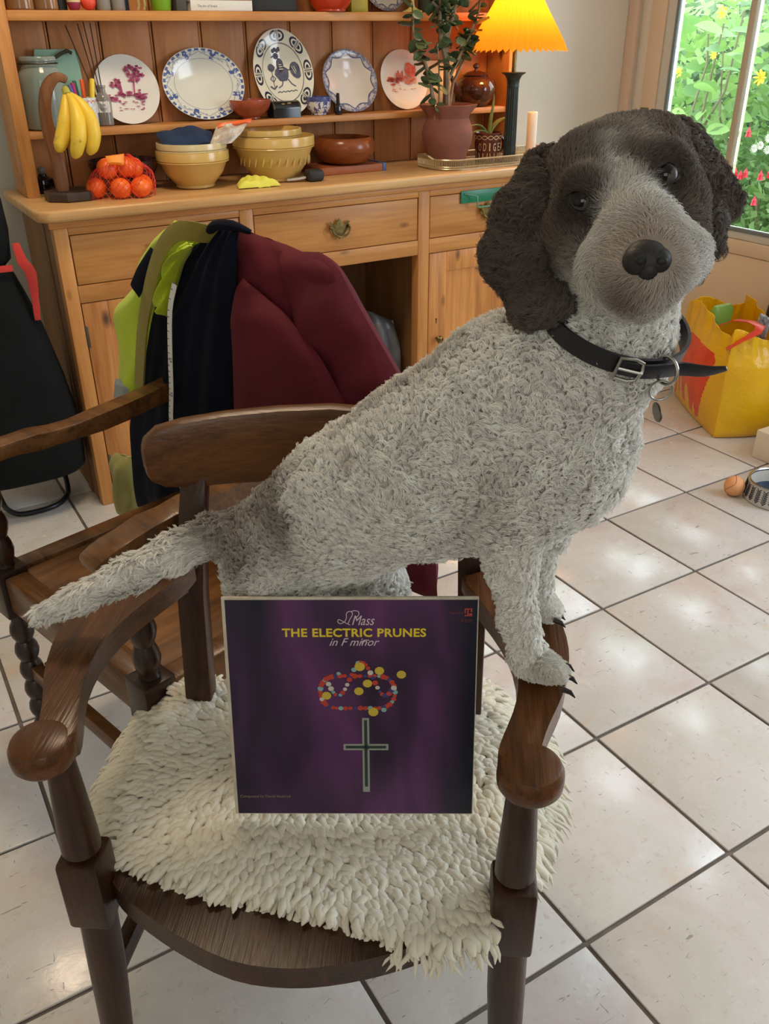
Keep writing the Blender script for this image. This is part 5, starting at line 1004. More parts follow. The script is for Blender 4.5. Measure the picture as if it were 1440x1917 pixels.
obj('top_flap', loft([(.255, 2.73, .776, .105, .07), (.26, 2.73, .80, .125, .085), (.265, 2.725, .88, .128, .08), (.265, 2.72, .96, .125, .07), (.262, 2.72, 1.02, .11, .05), (.262, 2.72, 1.035, .08, .03)]), blk, sh_)
tub = mat('trolley_tube', S(40, 44, 46), .35, .6)
obj('tube_frame', B().tube([(.215, 2.90, .40), (.212, 2.88, .10), (.215, 2.80, .018), (.228, 2.73, .011), (.262, 2.69, .011), (.35, 2.692, .011), (.40, 2.735, .011), (.425, 2.80, .018), (.432, 2.88, .10), (.43, 2.90, .40)], .0085, 10, sm=4), tub, sh_)
redst = cloth('red_webbing', S(196, 52, 40), S(170, 40, 32))
obj('red_strap', B().bar([(.398, 2.665, .845), (.402, 2.640, .80), (.418, 2.638, .765), (.416, 2.640, .69), (.412, 2.642, .63)], [.018, .028, .03, .02, .016], .004, up=(0, -1, 0), bev=.001, sm=3), redst, sh_); obj('red_strap', B().bar([(.25, 2.637, .788), (.33, 2.640, .785), (.375, 2.65, .782)], .018, .004, up=(0, -1, .2), bev=.001), redst, sh_)

# ------------------------------------------------------------------ yellow carrier bag by the door
A_, Bc = Vector((2.84, 2.361, 0)), Vector((2.607, 1.947, 0)); dAB = (Bc-A_).normalized(); inn = Vector((.912, -.412, 0)); LAB, LBC = (Bc-A_).length, .245
yb_ = thing('yellow_carrier_bag', 'bulging yellow carrier bag with an orange elephant print by the door', 'carrier bag', ((A_+Bc)/2+inn*LBC/2)[:])
ele = [(.165, .29), (.225, .287), (.31, .284), (.385, .282), (.405, .262), (.392, .20), (.372, .14), (.335, .031), (.308, .022), (.296, .075), (.282, .028), (.250, .034), (.246, .10), (.228, .125), (.205, .10), (.196, .036), (.160, .044), (.154, .11), (.138, .13), (.122, .10), (.116, .05), (.092, .052), (.086, .11), (.076, .12), (.055, .06), (.042, .02), (.022, .012), (.03, .07), (.06, .15), (.075, .22), (.11, .27)]
per = [A_, Bc, Bc+inn*LBC, A_+inn*LBC]; NS = 260; PT = 2*(LAB+LBC); b = B(); rows = []; NZ = 84; fs = []
def bagpt(s0, z):
    s0 %= PT; L = [LAB, LBC, LAB, LBC]; i = 0
    while s0 > L[i]+1e-9: s0 -= L[i]; i += 1
    a, c = per[i], per[(i+1) % 4]; q = s0/L[i]; p = a.lerp(c, q); nr = -inn if i == 0 else dAB if i == 1 else inn if i == 2 else -dAB
    h = z/.40; bul = sin(pi*q)*(.035*sin(pi*min(1, h*1.1))+.01) if i != 3 else .0
    cr = .30*min(q, 1-q); top = max(0, h-.72)/.28
    wob = .006*top*sin(19*q+2*i)+.004*top*sin(37*q+22*z)
    p = p+nr*(bul+wob); c0 = (A_+Bc)/2+inn*LBC/2; sh = 1-.04*(1-h)*0
    foot = max(0, 1-z/.03); p = p+(c0-p)*(.05*foot*foot+.05*top)
    p.z = z*(1+.04*sin(pi*q)*(1 if i == 0 else -.3))+.02*top*sin(5.5*q+1.3*i); return p
for k in range(NZ+1):
    z = .002+.398*k/NZ; rows.append([b.bm.verts.new(bagpt(PT*j/NS, z)) for j in range(NS)])
for k in range(NZ):
    for j in range(NS):
        f = b.bm.faces.new((rows[k][j], rows[k][(j+1) % NS], rows[k+1][(j+1) % NS], rows[k+1][j])); s0 = PT*(j+.5)/NS; z = .398*(k+.5)/NZ
        if s0 < LAB and inside(s0, z*.95, ele): f.material_index = 1
b.bm.faces.new(rows[0][::-1])
t = Nt('yellow_plastic'); v = t.coord(); t.l(t.ramp(t.noise(v, 5, 3), [(.3, S(234, 178, 12)), (.7, S(244, 194, 24))]), t.b.inputs['Base Color']); t.set(Roughness=.25); t.bump(t.math('ADD', t.noise(v, 24, 5, .6, 1.2), t.math('MULTIPLY', t.noise(v, 70, 3), .4)), .55, .006); yel_m = t.m
t = Nt('orange_plastic'); v = t.coord(); t.l(t.ramp(t.noise(v, 18, 3), [(.35, S(226, 70, 24)), (.7, S(238, 92, 40))]), t.b.inputs['Base Color']); t.set(Roughness=.25); t.bump(t.noise(v, 24, 5, .6, 1.2), .55, .006); org_m = t.m
bo_ = obj('bag_body', b, [yel_m, org_m], yb_); sm_ = bo_.modifiers.new('thickness', 'SOLIDIFY'); sm_.thickness = .0012; sm_.offset = -1
hd = mat('red_handle', S(230, 66, 44), .35)
obj('handle', B().bar([A_+dAB*.30+inn*.02+Vector((0, 0, .385)), A_+dAB*.34+inn*.06+Vector((0, 0, .415)), A_+dAB*.41+inn*.09+Vector((0, 0, .428)), A_+dAB*.47+inn*.10+Vector((0, 0, .428)), A_+dAB*.50+inn*.08+Vector((0, 0, .418)), A_+dAB*.488+inn*.03+Vector((0, 0, .385)), A_+dAB*.47-inn*.012+Vector((0, 0, .35))], .036, .003, up=(0, 0, 1), bev=.0008), hd, yb_)
one('green_pouch', loft([(2.80, 2.16, .36, .05, .02), (2.80, 2.16, .41, .055, .022), (2.80, 2.16, .432, .045, .012)], 16), mat('leaf_green_pouch', S(128, 168, 70), .4), 'leaf green pouch sticking out of the yellow carrier bag', 'pouch')
one('snack_packet', B().bar([(2.80, 1.98, .33), (2.79, 1.965, .40), (2.785, 1.955, .44)], .05, .012, up=(1, 0, 0), bev=.003), mat('blue_white_packet', S(200, 206, 214), .3, col2=S(80, 104, 150), nscale=60), 'blue and white packet poking out of the yellow carrier bag', 'packet')
bgd = thing('dark_holdall', 'dark brown leather holdall standing behind the yellow carrier bag', 'bag', (3.078, 1.965, 0))
obj('bag_body', loft([(3.078, 1.965, .0, .062, .18), (3.078, 1.965, .02, .07, .19), (3.078, 1.965, .25, .07, .19), (3.076, 1.965, .40, .062, .18), (3.076, 1.965, .475, .045, .15), (3.076, 1.965, .49, .028, .13)], 32), mat('dark_leather', S(52, 46, 44), .4, col2=S(38, 34, 33), nscale=12, bump=.3, bscale=120), bgd); obj('carry_handle', B().tube([(3.05, 2.04, .485), (3.04, 2.04, .51), (3.04, 1.97, .53), (3.04, 1.90, .51), (3.05, 1.90, .485)], .008, 8), black, bgd)
BW = (2.398, 1.512, 0); bw = thing('dog_bowl', 'white pet bowl with navy fern pattern and metal rim', 'pet bowl', BW)
obj('bowl_shell', B().lathe([(.085, 0), (.100, .002), (.102, .006), (.093, .060), (.092, .064), (.088, .0645), (.086, .060), (.080, .022), (.003, .018)], BW, 64), mat('bowl_enamel', S(206, 204, 198), .3), bw); obj('rim', B().lathe([(.0905, .063), (.0945, .064), (.0945, .0675), (.089, .069), (.086, .066)], BW, 64, cap=False), silver, bw)
obj('inner_lining', B().lathe([(.0868, .0645), (.0866, .060), (.081, .0235), (.003, .0195)], BW, 48, cap=False), mat('navy_lining_bowl', S(22, 46, 74), .4), bw)
fn = B()
for k in range(26):
    a0 = 2*pi*k/26; pt = lambda a, z: (BW[0]+(.1033-.009*(z-.006)/.054)*cos(a), BW[1]+(.1033-.009*(z-.006)/.054)*sin(a), z)
    for i in range(6):
        z = .012+.0075*i; 
        for s_ in (-1, 1): fn.tube([pt(a0, z), pt(a0+s_*.05, z+.007), pt(a0+s_*.095, z+.010)], [.0012, .0016, .0008], 4)
obj('fern_pattern', fn, mat('navy_ink', S(34, 38, 58), .4), bw)['kind'] = 'stuff'
bal = thing('rubber_ball', 'orange dog ball with a curved seam beside the fern bowl', 'ball', (2.300, 1.602, 0)); obj('ball_body', B().ball((2.300, 1.602, .0335), .0335, 32, 20), mat('orange_rubber', S(232, 164, 112), .6, bump=.1, bscale=200), bal)
obj('seam', B().tube([(2.300+.0336*cos(a)*cos(.5*sin(2*a)), 1.602+.0336*sin(.5*sin(2*a)), .0335+.0336*sin(a)*cos(.5*sin(2*a))) for a in [2*pi*k/40 for k in range(41)]], .0008, 5), mat('seam_dark', S(150, 92, 56), .7), bal)
one('white_step', B().box(2.60, 3.12, 1.20, 1.768, 0, .106, .004), mat('cream_board', S(232, 222, 200), .6), 'low cream painted box on the tiles beside the yellow carrier bag', 'box')
# ------------------------------------------------------------------ the dog: one blended body surface from tapered limbs
DP = np.array([(.398,.926,.752,.07,.454,.852,.826,.08,0),(.454,.852,.826,.08,.526,.757,.902,.096,0),(.526,.757,.902,.096,.589,.675,.975,.102,0),(.569,.701,1,.075,.602,.657,.94,.085,0),(.595,.667,1.005,.08,.629,.621,1.062,.056,0),(.629,.621,1.062,.056,.644,.623,1.133,.056,0),(.409,.912,.775,.048,.466,.836,.86,.06,0),(.466,.836,.86,.06,.53,.753,.938,.07,0),(.366,.898,.735,.062,.37,.883,.665,.052,0),(.37,.883,.665,.052,.39,.854,.6,.035,0),(.39,.854,.6,.035,.35,.905,.545,.022,0),(.35,.905,.545,.022,.356,.897,.48,.018,4),(.356,.897,.47,.018,.39,.854,.466,.017,6),(.484,.882,.735,.048,.498,.873,.665,.04,0),(.498,.873,.665,.04,.501,.874,.6,.035,0),(.501,.874,.6,.035,.446,.946,.545,.022,0),(.431,.966,.545,.022,.437,.958,.48,.018,4),(.437,.958,.47,.018,.47,.915,.466,.017,6),(.548,.645,.924,.055,.544,.643,.871,.036,0),(.544,.643,.871,.036,.546,.639,.82,.025,4),(.546,.639,.82,.025,.554,.629,.75,.019,4),(.554,.629,.75,.019,.563,.618,.705,.021,4),(.564,.616,.695,.023,.575,.593,.695,.019,6),(.559,.581,.711,.012,.569,.569,.702,.011,6),(.575,.597,.694,.012,.587,.582,.69,.011,6),(.589,.612,.678,.012,.599,.598,.682,.011,6),(.633,.699,.857,.05,.641,.697,.812,.026,0),(.641,.697,.812,.026,.644,.702,.762,.017,4),(.644,.702,.762,.017,.643,.702,.73,.017,4),(.643,.702,.73,.017,.648,.7,.703,.019,4),(.649,.698,.699,.021,.654,.685,.693,.018,6),(.643,.679,.702,.011,.651,.669,.697,.009,6),(.653,.69,.692,.011,.661,.678,.691,.009,6),(.661,.698,.684,.011,.669,.689,.687,.009,6),(.366,.968,.765,.028,.307,.955,.777,.021,5),(.307,.955,.777,.021,.26,.961,.764,.021,5),(.26,.961,.764,.021,.198,.972,.744,.019,5),(.198,.972,.744,.019,.137,.983,.725,.015,5),(.137,.983,.725,.015,.088,.996,.709,.01,5),(.655,.649,1.216,.058,.655,.649,1.216,.058,1),(.625,.645,1.212,.045,.661,.624,1.223,.045,1),(.6,.631,1.177,.042,.616,.604,1.15,.045,1),(.667,.592,1.201,.036,.652,.579,1.175,.038,1),(.625,.672,1.23,.03,.682,.64,1.242,.036,1),(.578,.621,1.226,.014,.588,.612,1.226,.014,1),(.636,.591,1.246,.014,.65,.587,1.245,.013,1),(.611,.588,1.204,.03,.583,.545,1.193,.03,3),(.583,.545,1.193,.03,.557,.511,1.185,.024,3),(.562,.554,1.167,.03,.548,.518,1.167,.025,3),(.61,.522,1.176,.026,.569,.501,1.172,.022,3),(.574,.535,1.148,.026,.558,.509,1.149,.017,3),(.615,.7,1.223,.022,.58,.689,1.198,.021,2),(.58,.689,1.198,.021,.555,.682,1.174,.022,2),(.555,.682,1.174,.022,.546,.669,1.152,.022,2),(.604,.698,1.214,.02,.577,.668,1.173,.02,2),(.577,.668,1.173,.02,.556,.658,1.142,.022,2),(.556,.658,1.142,.022,.559,.641,1.12,.019,2),(.538,.682,1.164,.014,.528,.681,1.158,.009,2),(.56,.641,1.12,.022,.578,.637,1.126,.015,2),(.707,.643,1.255,.014,.717,.623,1.244,.017,2),(.717,.623,1.244,.017,.715,.597,1.217,.017,2),(.715,.597,1.217,.017,.716,.58,1.2,.013,2),(.718,.615,1.232,.017,.701,.585,1.194,.018,2),(.701,.585,1.194,.018,.693,.57,1.17,.014,2),(.693,.57,1.17,.014,.679,.561,1.148,.008,2),(.724,.582,1.206,.013,.732,.575,1.203,.008,2)])
def cap_d(P, q):
    a, ra, b, rb = q[:3], q[3], q[4:7], q[7]; ab = b-a; L2 = ab@ab
    t = np.clip(((P-a)@ab)/L2, 0, 1) if L2 > 1e-12 else np.zeros(P.shape[:-1])
    return np.linalg.norm(P-a-t[..., None]*ab, axis=-1)-(ra+(rb-ra)*t)
def build_body(h=.0062):
    mn = np.minimum(DP[:, :3]-DP[:, 3:4], DP[:, 4:7]-DP[:, 7:8]).min(0)-.03; mx = np.maximum(DP[:, :3]+DP[:, 3:4], DP[:, 4:7]+DP[:, 7:8]).max(0)+.03
    n = np.ceil((mx-mn)/h).astype(int)+1; G = np.full(n, .08, np.float32); ax = [mn[i]+h*np.arange(n[i]) for i in range(3)]
    KS = {0: .030, 1: .020, 2: .008, 3: .018, 4: .016, 5: .016, 6: .0035}
    for q in DP:
        r = max(q[3], q[7])+.075; a = np.minimum(q[:3], q[4:7])-r; b = np.maximum(q[:3], q[4:7])+r
        i0 = np.clip(((a-mn)/h).astype(int), 0, n-1); i1 = np.clip(((b-mn)/h).astype(int)+2, 1, n)
        s = tuple(slice(i0[k], i1[k]) for k in range(3)); X = np.stack(np.meshgrid(*[ax[k][s[k]] for k in range(3)], indexing='ij'), -1)
        d = cap_d(X, q); k = KS[int(q[8])]; g = G[s]; m = np.clip(.5+.5*(g-d)/k, 0, 1); G[s] = (g*(1-m)+d*m-k*m*(1-m)).astype(np.float32)
    # surface nets
    S_ = G < 0; c = np.stack([S_[i:n[0]-1+i, j:n[1]-1+j, k:n[2]-1+k] for i in (0, 1) for j in (0, 1) for k in (0, 1)], 0); act = c.any(0) & ~c.all(0); idx = np.full(act.shape, -1, int); cells = np.argwhere(act); idx[act] = np.arange(len(cells))
    acc = np.zeros((len(cells), 3)); cnt = np.zeros(len(cells)); co = [(i, j, k) for i in (0, 1) for j in (0, 1) for k in (0, 1)]
    gv = lambda o: G[cells[:, 0]+o[0], cells[:, 1]+o[1], cells[:, 2]+o[2]]
    for p in co:
        for axn in range(3):
            if p[axn] == 0:
                q = list(p); q[axn] = 1; g0, g1 = gv(p), gv(q); x = (g0 < 0) != (g1 < 0); t = np.where(x, g0/(g0-g1+1e-12), 0)
                pt = np.array(p, float)[None]+t[:, None]*np.eye(3)[axn]; acc[x] += pt[x]; cnt[x] += 1
    V = mn+h*(cells+acc/cnt[:, None]); F = []
    for axn in range(3):
        sh = [slice(0, None)]*3; a = [slice(None)]*3; b = [slice(None)]*3; a[axn] = slice(0, n[axn]-1); b[axn] = slice(1, n[axn]); s0, s1 = S_[tuple(a)], S_[tuple(b)]; e = np.argwhere(s0 != s1); u, w = [(1, 2), (2, 0), (0, 1)][axn]
        e = e[(e[:, u] > 0) & (e[:, w] > 0) & (e[:, u] < n[u]-1) & (e[:, w] < n[w]-1)]; fl = s0[tuple(e.T)]
        def ci(du, dw): x = e.copy(); x[:, u] -= du; x[:, w] -= dw; return idx[tuple(x.T)]
        q = np.stack([ci(1, 1), ci(0, 1), ci(0, 0), ci(1, 0)], 1); q[~fl] = q[~fl][:, ::-1]; F.append(q)
    return V, np.concatenate(F)
DV, DF = build_body()
nbr_i = np.concatenate([DF[:, [0, 1, 2, 3]].ravel(), DF[:, [1, 2, 3, 0]].ravel()]); nbr_j = np.concatenate([DF[:, [1, 2, 3, 0]].ravel(), DF[:, [0, 1, 2, 3]].ravel()])
def smooth(V, it, lam):
    for _ in range(it):
        s = np.zeros_like(V); np.add.at(s, nbr_i, V[nbr_j]); c = np.bincount(nbr_i, minlength=len(V))[:, None]; V = V+lam*(s/c-V)
    return V
DV = smooth(DV, 3, .5)
def vnorm(V, F):
    fn = np.cross(V[F[:, 2]]-V[F[:, 0]], V[F[:, 3]]-V[F[:, 1]]); N = np.zeros_like(V)
    for k in range(4): np.add.at(N, F[:, k], fn)
    return N/(np.linalg.norm(N, axis=1)[:, None]+1e-12), fn
DN, dfn = vnorm(DV, DF)
def region(P):
    best = np.full(len(P), 9.0); reg = np.zeros(len(P), int)
    for q in DP:
        d = cap_d(P, q); m = d < best; best[m] = d[m]; reg[m] = int(q[8])
    return reg
def vn(P, f, seed=0):
    """cheap smooth pseudo-noise from summed sines, -1..1"""
    r = np.random.default_rng(seed); o = np.zeros(len(P))
    for k in range(7):
        w = r.normal(size=3); w /= np.linalg.norm(w); o += np.sin(P@w*f*r.uniform(.6, 1.7)+r.uniform(0, 6.28))
    return o/3.2
EYES = np.array([(.5757, .6126, 1.2136), (.6393, .5776, 1.2348)]); NOSE = np.array((.5423, .4956, 1.1881)); HR, HD, HF = np.array([.857, -.516, -.008]), np.array([-.253, -.408, -.877]), np.array([.449, .754, -.480])
c_w, c_g, c_b, c_t = (np.array(S(*c)[:3]) for c in ((250, 247, 240), (176, 166, 154), (88, 75, 67), (172, 128, 94)))
def soft(P, c, r, k=.35): d = np.linalg.norm(P-np.array(c), axis=1)/r; return np.clip((1-d)/k+.0, 0, 1)
def capw(P, a, b, r, k=.5): return np.clip(-(cap_d(P, np.array([*a, r, *b, r, 0])))/(r*k), 0, 1)
def coat_colour(P):
    reg = region(P); C = np.tile(c_w, (len(P), 1)); n1, n2 = vn(P, 60, 1), vn(P, 200, 2)
    def put(w, c): C[:] = C*(1-w[:, None])+np.array(c)*w[:, None]
    # body: grey-brown saddle at the tail root, faint ticking, a thin dark line along the spine
    put(np.clip(soft(P, (.355, .925, .82), .115, .5)+.35*n1, 0, 1)*soft(P, (.355, .925, .82), .13, .3)*.75, c_b*1.7)
    put(np.clip(capw(P, (.44, .83, .955), (.53, .72, 1.06), .026, .7), 0, 1)*.35, c_b*1.6)
    for c, r, w in (((.5424, .5704, 1.0473), .026, .55), ((.5108, .5955, 1.0563), .018, .3), ((.4133, .7734, .932), .022, .45), ((.47, .70, .90), .02, .25)): put(soft(P, c, r, .8)*w, c_t*.7)
    put(np.clip(vn(P, 34, 5)-.55, 0, 1)*.28*(reg == 0), c_g)
    h = np.isin(reg, (1, 2, 3)); hm = h.astype(float); head = np.zeros(len(P))
    # head: brown crown and cheeks, mottled grey
    hx = (P-EYES.mean(0))@HR; hy = (P-EYES.mean(0))@HD; r1 = (reg == 1)
    put(r1*np.clip(1.55-np.clip(hy/.055, 0, 2)*.9+.15*n1, 0, 1)*.92, c_b*1.25)
    put(r1*np.clip(.32+1.0*vn(P, 130, 8), 0, 1)*np.clip(.7-hy/.05, 0, 1)*.72, c_g*.85)
    put(r1*np.clip((np.abs(hx+.004)-.026)/.02, 0, 1)*np.clip(1.9-hy/.05, 0, 1)*.75, c_b*1.45)
    bl = np.clip(capw(P, (.6122, .6329, 1.265), (.6005, .5961, 1.2379), .014, .9)*.75+capw(P, (.6005, .5961, 1.2379), (.5827, .5639, 1.2123), .021, .8), 0, 1); put(bl*hm*np.clip(.72+.35*n2+.2*n1, 0, 1), c_w*.78)
    mz = (reg == 3).astype(float); put(mz*.85, c_w*.64+c_t*.04); put(h*np.clip((-hx-.044)/.016, 0, 1)*np.clip((.105-hy)/.03, 0, 1)*.75, c_b*1.6); put(np.where(reg == 3, np.clip((-(hx)-.005)/.02, 0, 1), 0)*.0, c_g)
    put(np.clip(soft(P, NOSE+HD*-.004+HF*.012, .052, .8), 0, 1)*mz*.62, c_t*.66); put(soft(P, (.5655, .5215, 1.202), .016, .8)*.75, c_t*.30)
    put(soft(P, (.5354, .5059, 1.1581), .026, .8)*.75*hm, c_t*.30)
    for e in EYES: put(np.clip(soft(P, e+HD*.004, .034, .6), 0, 1)*.92*hm, c_b*.50)
    er = (reg == 2).astype(float); put(er*(.95+.05*n1), c_b*(1.0)); put(er*np.clip(n1*1.2+.3*n2, 0, 1)*.40, c_b*2.0); put(er*np.clip((1.105-P[:, 2])/.03, 0, 1)*np.clip(.5+.6*n2, 0, 1)*.35, c_g)
    put((reg == 6)*.35*np.clip(.5+n1, 0, 1), c_g)
    return np.clip(C*(1+.07*n2[:, None]), .004, 1), reg
DC, DR = coat_colour(DV)
amp = np.choose(DR, [.0030, .0010, .0042, .0009, .0016, .0022, .0010])
bumpn = np.where(DR == 2, vn(DV, 150, 13), vn(DV, 190, 11)*.6+vn(DV, 330, 12)*.4); DVb = DV+DN*(amp*bumpn)[:, None]
dt = Nt('dog_coat'); at_ = dt.n('ShaderNodeAttribute', attribute_name='coat'); dt.l(dt.mix(1.0, at_.outputs['Color'], (.62, .6, .58, 1), 'MULTIPLY'), dt.b.inputs['Base Color']); dt.set(Roughness=.85, Specular_IOR_Level=.2); skin_m = dt.m  # skin tinted darker than the fur so gaps between clumps look shadowed
ht = Nt('dog_fur'); at_ = ht.n('ShaderNodeAttribute', attribute_name='coat'); ht.l(at_.outputs['Color'], ht.b.inputs['Base Color']); ht.set(Roughness=.7, Specular_IOR_Level=.25); fur_m = ht.m
dog = thing('dog', 'white and brown curly-coated dog standing on the chair with paws on its arm', 'dog', (.45, .75, .45))
body = raw('body', DVb, DF, skin_m, dog, colour=DC)
# fur: curly clumps of fine strands
def fur(M, per, regs, length, rad, clump, curl, turns, lift, seed, pts=6):
    rg = np.random.default_rng(seed); ar = np.linalg.norm(dfn, axis=1)/2; fr = DR[DF[:, 0]]; w = ar*np.isin(fr, regs); w /= w.sum(); f = rg.choice(len(DF), M, p=w); u = rg.random((M, 1)); v = rg.random((M, 1)); q = DF[f]
    mixq = lambda A: (A[q[:, 0]]*(1-u)+A[q[:, 1]]*u)*(1-v)+(A[q[:, 3]]*(1-u)+A[q[:, 2]]*u)*v
    P = mixq(DVb); N = mixq(DN); N /= np.linalg.norm(N, axis=1)[:, None]; C, R_ = coat_colour(P)
    ok = np.ones(M, bool)
    for e in EYES: d = P-e; ok &= ((d@HR)/.0138)**2+((d@HD)/.0118)**2+((d@HF)/.02)**2 > 1
    d = P-NOSE-HF*.004; ok &= ((d@HR)/.0190)**2+((d@HD)/.0155)**2+((d@HF)/.03)**2 > 1
    P, N, C, R_ = P[ok], N[ok], C[ok], R_[ok]; M = len(P)
    # lie of the coat: back and down the body, away from the nose on the face, down the ears and legs
    fl = np.zeros((M, 3)); b_ = (R_ == 0); fl[b_] = (-.45, .58, -.62); fl[R_ == 4] = (0, .1, -1); fl[R_ == 6] = (.5, -.5, -.5); fl[R_ == 5] = (-.75, -.45, -.2); fl[R_ == 2] = (0, 0, -1)
    fc = np.isin(R_, (1, 3)); d = P[fc]-NOSE-HF*-.02; fl[fc] = d/np.linalg.norm(d, axis=1)[:, None]
    sw = np.stack([vn(P, 75, seed+3), vn(P, 75, seed+4), vn(P, 75, seed+5)], 1)*(.62 if curl > .001 else .25); fl = fl+sw+rg.normal(size=(M, 3))*.28; fl -= N*(fl*N).sum(1)[:, None]; fl /= np.linalg.norm(fl, axis=1)[:, None]+1e-9
    D_ = N*lift+fl*(1-lift); D_ /= np.linalg.norm(D_, axis=1)[:, None]; L = length*rg.uniform(.65, 1.25, M); E1 = np.cross(D_, N); E1 /= np.linalg.norm(E1, axis=1)[:, None]+1e-9; E2 = np.cross(D_, E1); ph = rg.uniform(0, 6.28, M)
    T1 = np.cross(N, fl); rr = clump*np.sqrt(rg.random((M, per))); an = rg.uniform(0, 6.28, (M, per)); off = T1[:, None]*(rr*np.cos(an))[..., None]+fl[:, None]*(rr*np.sin(an))[..., None]
    OUT = np.empty((M, per, pts, 3), np.float32); Ls = L[:, None]*rg.uniform(.75, 1.1, (M, per)); phs = ph[:, None]+rg.normal(0, .35, (M, per))
    for k in range(pts):
        t = k/(pts-1); a_ = phs+turns*6.28*t; cr = curl*min(1, t*2.2)
        OUT[:, :, k] = P[:, None]-N[:, None]*.001+off*(1-.72*t)+D_[:, None]*(Ls*t)[..., None]-N[:, None]*(Ls*.30*t*t*(1 if curl > .001 else .2))[..., None]+E1[:, None]*(cr*np.cos(a_))[..., None]+E2[:, None]*(cr*np.sin(a_)*.8)[..., None]
    n = M*per; col = np.repeat(C, per, 0)*rg.uniform(.86, 1.10, (n, 1)); return OUT.reshape(n, pts, 3), col, np.full(n, rad)
sets = [fur(25000, 12, (0,), .0150, .00031, .0026, .0042, 1.0, .58, 21, 7), fur(3000, 13, (4,), .0105, .00030, .0030, .0022, .7, .50, 22), fur(1700, 14, (5,), .0175, .00033, .0034, .0022, .5, .42, 23),
        fur(5600, 14, (2,), .0160, .00033, .0034, .0050, 1.0, .50, 24, 7), fur(17000, 4, (1,), .0115, .00027, .0020, .0019, .6, .36, 25, 6), fur(16000, 2, (3,), .0135, .00026, .0014, .0012, .3, .36, 26, 5), fur(7000, 5, (6,), .0058, .00028, .002, .0010, .4, .40, 27, 5)]
def hair_curves(name, sets, m, parent):
    cu = bpy.data.hair_curves.new(name); sizes = []; pos = []; col = []; rad = []
    for Pn, Cn, Rn in sets:
        n, k, _ = Pn.shape; sizes += [k]*n; pos.append(Pn.reshape(-1, 3)); col.append(np.repeat(Cn, k, 0)); rad.append(np.repeat(Rn, k)*np.tile(np.linspace(1, .35, k), n))
    pos, col, rad = np.concatenate(pos), np.concatenate(col), np.concatenate(rad); cu.add_curves(sizes)
    pos = pos-np.array(ORG[parent.name][:], np.float32)
    cu.attributes['position'].data.foreach_set('vector', pos.astype(np.float32).ravel())
    r = cu.attributes.get('radius') or cu.attributes.new('radius', 'FLOAT', 'POINT'); r.data.foreach_set('value', rad.astype(np.float32))
    c = cu.attributes.new('coat', 'FLOAT_COLOR', 'POINT'); c.data.foreach_set('color', np.c_[col, np.ones(len(col))].astype(np.float32).ravel())
    cu.materials.append(m); o = bpy.data.objects.new(name, cu); COL.objects.link(o); o.parent = parent; return o
fo = hair_curves('fur', sets, fur_m, dog); fo['kind'] = 'stuff'
# eyes
eye_w = mat('eye_white', S(74, 68, 64), .3); eye_b = mat('eye_dark', S(10, 7, 6), .10, Specular_IOR_Level=.35); lid_m = mat('eye_rim', S(22, 18, 18), .5)
up = -HD; fwd = -HF
for e, tx in zip(EYES, (.05, -.05)):
    c = e+HF*.0045; M3 = Matrix((tuple(HR), tuple(up), tuple(fwd))).transposed()
    eb = obj('eye', B().ball(c, .0124, 24, 16), eye_w, dog); ic = c+fwd*.0040-HR*.0012+up*.0008
    obj('iris', B().ball(ic, (.0112, .0112, .0086), 24, 14, M=M3), eye_b, eb)
    rim = [Vector(c+HR*.0108*cos(a)+up*.0088*sin(a)+fwd*(.0062-.0012*abs(cos(a)))) for a in [2*pi*k/28 for k in range(29)]]; obj('eye_rim', B().tube(rim, .0024, 8), lid_m, eb)
# nose: broad pad, two nostrils
nm = mat('nose_leather', S(26, 22, 22), .52, bump=.6, bscale=700, bdist=.0006); c = NOSE+HF*.006; nb_ = B(); M3 = Matrix((tuple(HR), tuple(up), tuple(fwd))).transposed(); tilt = M3
nb_.ball(c+up*.0005, (.0185, .0160, .0145), 28, 18, M=tilt)
for s_ in (-1, 1): nb_.ball(c+HR*s_*.0078-up*.0015+fwd*.0012, (.0120, .0122, .0132), 20, 14, M=tilt)
nb_.ball(c-up*.008+fwd*.001, (.010, .010, .011), 16, 12, M=tilt); no_ = obj('nose', nb_, nm, dog)
nh = B()
for s_ in (-1, 1): nh.ball(c+HR*s_*.0085-up*.0045+fwd*.0125, (.0048, .0034, .003), 14, 10, M=tilt)
obj('nostril', nh, mat('nostril_black', S(8, 7, 7), .6), no_)
mp_ = [Vector(NOSE+HF*.008-up*(.016+.008*k/4)+fwd*(.006-.010*k/4)) for k in range(5)]
obj('mouth_line', B().tube(mp_, [.0012]*5, 6).tube([Vector(NOSE+HF*(.014+.012*abs(x)**1.5)-up*(.0265+.006*abs(x))+HR*x*.016) for x in (-1, -.6, -.25, 0, .25, .6, 1)], .0014, 6), mat('lip_dark', S(70, 46, 42), .5), dog)
# claws
claw_m = mat('claw_dark', S(26, 22, 22), .3)
E_ = np.array([.605, -.796, 0])
for p, dn in (((.5835, .5670, .6945), 1), ((.594, .584, .6965), 1), ((.567, .552, .6925), 1), ((.6555, .6695, .6945), 1), ((.668, .683, .694), 1), ((.645, .657, .6945), 1)):
    q = np.array(p); obj('claw', B().tube([q-E_*.006+np.array((0, 0, .002)), q+E_*.004, q+E_*.010-np.array((0, 0, .006))], [.0034, .0028, .0006], 8), claw_m, dog)
